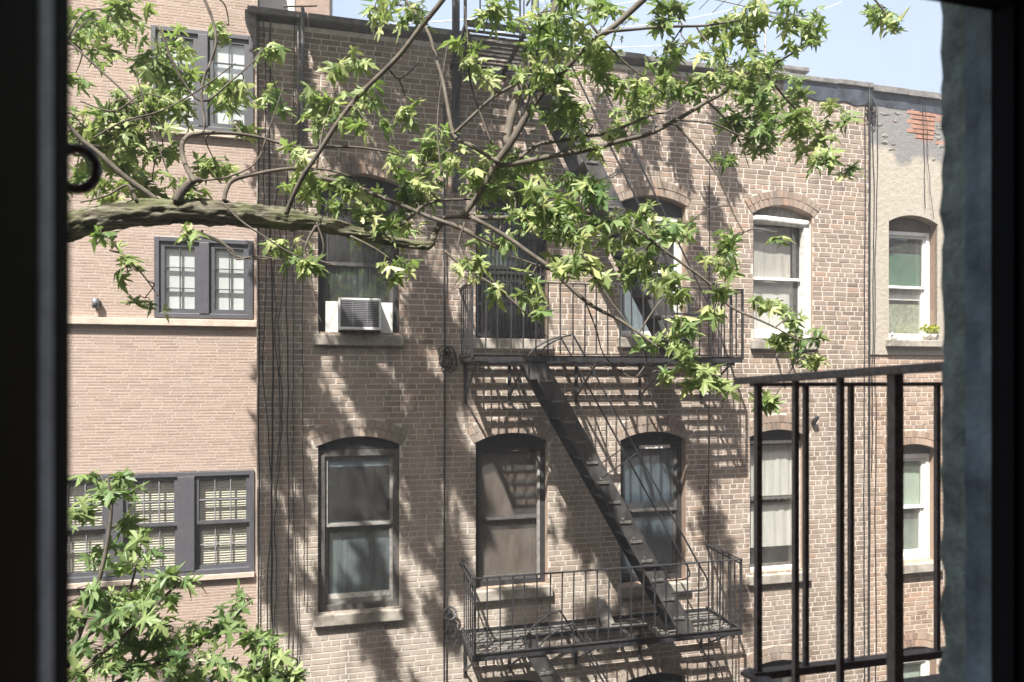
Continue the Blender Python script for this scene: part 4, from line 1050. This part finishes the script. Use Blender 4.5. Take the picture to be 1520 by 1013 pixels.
for (u, v, ru, rv) in CL:
    y = rnd.uniform(3.6, 4.6)
    if u > 640: y = rnd.uniform(3.4, 4.2)
    # keep the leaf spray close to the branch that carries it
    c0 = P(u, v, 4.0); best = min(BP, key=lambda q: (P_uv := ((q[0]-P(u, v, q[0].y)).length)))
    y = best[0].y+(rnd.uniform(.15, .5) if v < 310 and u < 500 else rnd.uniform(-.25, .3))
    c = P(u, v, y); k = zc(u, y)/F
    s = .094; npx = math.pi*ru*rv/((s/k)**2*.30)
    cluster(crown, tw, c, ru*k, rv*k, (ru+rv)*.5*k, max(6, int(npx*1.8)), s, rnd, True, BP)
crown.build('crown', LEAF, tree)
# upper crown, above the picture: it shades the left half of the brown wall
SH = [ # (u, v, ru, rv, p, density) of the shade each spray throws on the far wall
 (420,60,30,50,3.0,.9),(500,50,60,40,3.2,1),(560,80,50,50,3,1.1),(620,70,50,40,3.4,1.1),(640,140,40,60,3,1.1),(590,190,40,50,3.2,.8),(680,200,50,50,3,.9),(740,260,40,40,3.2,.9),
 (410,140,25,60,3,.9),(400,260,25,50,3,.8),(450,130,20,40,3,.8),(520,230,40,30,3.2,.7),(700,120,40,40,3.2,1),(560,320,50,40,3.4,.9),(660,320,50,40,3.2,.9),
 (425,500,14,80,3,1.2),(412,660,12,60,3,1.1),(455,560,14,40,3,1.1),(575,650,12,50,3,1),(615,800,12,40,3,.9),(660,480,14,50,3,1.1),(560,130,16,50,3,1),(430,180,12,60,3,1.1), (392,90,10,70,3,1.3),(392,230,10,60,3,1.3),(395,330,12,60,3,1.3),(400,450,12,80,3,1.3),(390,620,10,90,3,1.2),(398,760,12,80,3,1),(436,330,10,70,3,1.1),(455,420,12,50,3,1.1),(455,500,14,30,3,1),(470,600,12,50,3,.9),(445,690,10,60,3,.9),(590,520,16,40,3,1.2),(620,560,14,50,3,1.1),(650,640,16,60,3,1.1),(635,420,20,50,3,1),(610,680,12,50,3,1),(630,760,12,50,3,.9),(545,620,14,20,3,.8),(690,180,20,60,3,1),(660,60,20,40,3,1),(520,140,20,50,3,.9),(480,80,14,50,3,.9),(600,260,20,40,3,.9),(700,520,10,50,3,.9),(555,900,10,70,3,.9),(585,760,8,50,3,.8),(650,830,10,50,3,.8),
 (400,380,26,60,3,1),(425,450,35,60,3.3,1.1),(410,560,30,60,3.2,1),(440,540,30,50,3.6,.9),(400,680,26,60,3.6,.9),(425,620,25,50,3.6,.9),(405,800,24,60,4.4,.9),(415,880,22,50,5,.7),
 (520,540,40,25,3.4,.8),(560,590,35,40,3.6,.8),(630,470,40,40,3.2,.9),(640,600,40,40,3.6,1.1),(600,640,26,40,3.8,.9),(650,690,40,40,4,1.1),(680,560,20,50,3.6,.9),
 (500,640,40,20,3.8,.8),(640,740,34,26,4.2,1),(690,700,20,60,4.2,.9),(540,800,20,50,4.8,.7),(520,850,30,30,5,.6),(680,830,20,60,4.8,.9),(560,960,20,60,5.4,.9),(600,880,14,40,5,.6),(660,930,20,50,5.4,.8),(450,760,14,60,4.6,.6),(470,880,12,50,5,.5),
 (760,470,50,40,3.2,.9),(800,350,40,40,3,.8),(880,800,50,40,4.6,.7),(860,740,30,40,4.4,.5),(780,900,50,40,5,.7),(900,930,60,30,5.2,.7),(980,780,40,50,4.6,.7),(1040,700,20,60,4.2,.7),(1060,780,24,50,4.6,.7),
 (955,120,14,40,3,1),(960,200,16,50,3,1),(1000,150,14,40,3,.9),(1010,230,14,50,3,1),(945,260,16,40,3,.9),(900,180,14,50,3,.8),(1075,250,14,50,3,1),(1070,190,12,30,3,.9),(1055,320,12,40,3,.8),
 (1030,480,24,40,3.4,.8),(1040,400,20,40,3.2,.8),
 (150,900,40,30,5,.4),(240,960,40,30,5,.5),(1080,620,14,50,3.8,.7),(1100,900,24,60,5.2,.6)]
rnd = random.Random(23); crown2 = MB(); tw2 = MB()
for (u, v, ru, rv, p, dn) in SH:
    wpt = P(u, v, D); p = max(.9, (5.25-(wpt.z-E))/2.45)+rnd.uniform(0, .35); k = zc(u, D)/F; c = wpt - SUN*p; s = .14
    a_ = math.pi*ru*rv*k*k
    cluster(crown2, tw2, c, ru*k*.75, rv*k*.42, .16, max(5, int(a_/(s*s*.30)*2.1*dn)), s, rnd, True, BPU)
crown2.build('upper_crown', LEAF, tree)
tw.v and tw.build('twigs', TWIG, tree); tw2.build('twigs', TWIG, tree)

# ---- young tree low at the left
yt = thing('young_maple', 'younger leafy maple reaching up at the lower left in front of the tan building', 'tree', (-2.2, 4.6, 0))
BP2 = []
def ybranch(pts, Y, r0):
    L_ = [(P(u, v, Y), r0*(1-.75*i/(len(pts)-1))) for i, (u, v) in enumerate(pts)]
    pp, rr = smoothpts(L_, 6); m = MB(); m.tube(pp, rr, 7); m.build('branch', TWIG, yt, True)
    for p, r in zip(pp[::2], rr[::2]): BP2.append((p, r))
base = Vector((-2.2, 4.6, 0)); j0 = P(60, 1090, 4.6)
m = MB(); pp, rr = smoothpts([(base, .09), (base.lerp(j0, .5)+Vector((-.1, 0, .2)), .07), (j0, .045), (P(90, 1010, 4.6), .025)], 8); m.tube(pp, rr, 12, .1); m.build('trunk', BARK, yt, True)
for pts, Y, r0 in (([(60, 1090), (110, 960), (150, 850), (165, 760), (160, 710)], 4.6, .022), ([(60, 1090), (130, 990), (200, 930), (250, 880), (275, 860)], 4.4, .018), ([(60, 1090), (180, 1010), (260, 975), (320, 940), (370, 895)], 4.5, .02),
                   ([(60, 1090), (150, 1060), (280, 1040), (370, 1000), (430, 975)], 4.3, .022), ([(110, 960), (180, 900), (205, 830), (210, 790)], 4.6, .012), ([(90, 900), (130, 885), (200, 890), (240, 905)], 4.5, .009), ([(150, 1000), (190, 985), (230, 940)], 4.4, .01)): ybranch(pts, Y, r0)
CL2 = [(155,715,32,14),(150,740,40,20),(130,770,24,20),(190,770,22,12),(205,800,24,14),(165,830,36,20),(200,840,28,16),(125,870,24,20),(160,880,40,24),(200,870,30,20),(230,880,28,14),(255,860,26,12),(280,870,16,12),
 (120,920,22,26),(165,920,40,24),(210,920,36,24),(150,960,40,26),(200,965,40,24),(250,940,36,24),(280,970,40,22),(310,980,28,20),(320,930,24,18),(290,930,24,16),(130,990,30,20),(190,1000,40,18),(250,1005,36,14),(240,900,24,16),(350,900,28,16),(370,890,16,12),
 (380,950,34,22),(370,985,30,26),(400,970,36,30),(420,1000,34,18),(390,1010,36,18),(440,995,18,14),(345,930,18,14)]
rnd = random.Random(5); cr = MB(); tw3 = MB()
for (u, v, ru, rv) in CL2:
    best = min(BP2, key=lambda q: (q[0]-P(u, v, q[0].y)).length); y = best[0].y+rnd.uniform(-.25, .25)
    c = P(u, v, y); k = zc(u, y)/F; s = .10
    cluster(cr, tw3, c, ru*k, rv*k, (ru+rv)*.5*k, max(4, int(math.pi*ru*rv/((s/k)**2*.30)*1.4)), s, rnd, True, BP2)
cr.cur = 1; off = len(cr.v); cr.v += tw3.v; cr.f += [tuple(i+off for i in f) for f in tw3.f]; cr.mi += [1]*len(tw3.f)
cr.build('crown', [LEAF2, TWIG], yt)

# ================================================================== ADDED HAZE
hz_ = bpy.data.materials.new('haze'); hz_.use_nodes = True; t = hz_.node_tree; t.nodes.clear()
o_ = t.nodes.new('ShaderNodeOutputMaterial'); pv = t.nodes.new('ShaderNodeVolumePrincipled'); pv.inputs['Color'].default_value = (.95, .97, 1, 1); pv.inputs['Density'].default_value = .0055
L(t, pv.outputs[0], o_.inputs['Volume'])
m = MB(); m.box(-125, 125, -125, 125, -1.3, 24); o = m.build('haze', hz_); o['kind'] = 'stuff'  # thin volume added to imitate the milky veil of sunlit window glass
# ================================================================== LIGHT, SKY, CAMERA
w = bpy.data.worlds.new('World'); sc.world = w; w.use_nodes = True
t = w.node_tree; bg = t.nodes['Background']; sky = t.nodes.new('ShaderNodeTexSky'); sky.sky_type = 'NISHITA'; sky.sun_disc = False
el = math.atan2(-SUN.z, math.hypot(SUN.x, SUN.y)); sky.sun_elevation = el; sky.sun_rotation = math.atan2(-SUN.x, -SUN.y)
sky.dust_density = 5.0; sky.ozone_density = 1.0; sky.air_density = 1.0
# pale brightening added to the sky beyond the roofs, keeping facade fill low
tc = t.nodes.new('ShaderNodeTexCoord'); sx = t.nodes.new('ShaderNodeSeparateXYZ'); L(t, tc.outputs['Generated'], sx.inputs[0])
nn = noi(t, tc.outputs['Generated'], 2.2, 5, .55)
ns = step(t, sx.outputs['Y'], .1, .55, 0, 1)
k1 = N(t, 'ShaderNodeMath', operation='MULTIPLY'); L(t, ns, k1.inputs[0]); L(t, step(t, nn, .25, .75, .72, .98), k1.inputs[1])
cl = mixc(t, k1.outputs[0], sky.outputs[0], (4.5, 5.6, 7.6))
t.links.new(cl, bg.inputs[0]); bg.inputs[1].default_value = .058
ld = bpy.data.lights.new('sun', 'SUN'); ld.energy = 5.0; ld.angle = math.radians(.5); ld.color = (1, .955, .885)
lo = bpy.data.objects.new('sun', ld); COL.objects.link(lo); lo.rotation_euler = SUN.to_track_quat('-Z', 'Y').to_euler(); lo.location = (-4, -6, 20)
cd = bpy.data.cameras.new('camera'); cam = bpy.data.objects.new('camera', cd); COL.objects.link(cam); sc.camera = cam
cam.location = (0, 0, E); cam.rotation_euler = (math.radians(90), 0, -A)
cd.lens = 24; cd.sensor_width = 36; cd.shift_y = (CV-506.5)/1520; cd.clip_start = .05; cd.clip_end = 1000
cd.dof.use_dof = True; cd.dof.focus_distance = 7.2; cd.dof.aperture_fstop = 3.6
vs = sc.view_settings; vs.view_transform = 'Standard'; vs.look = 'None'; vs.exposure = 1.45; vs.gamma = 1; vs.use_curve_mapping = False
sc.render.resolution_x = 1024; sc.render.resolution_y = 682
sc.cycles.transparent_max_bounces = 16
for o in bpy.data.objects:
    if '_o' in o: del o['_o']
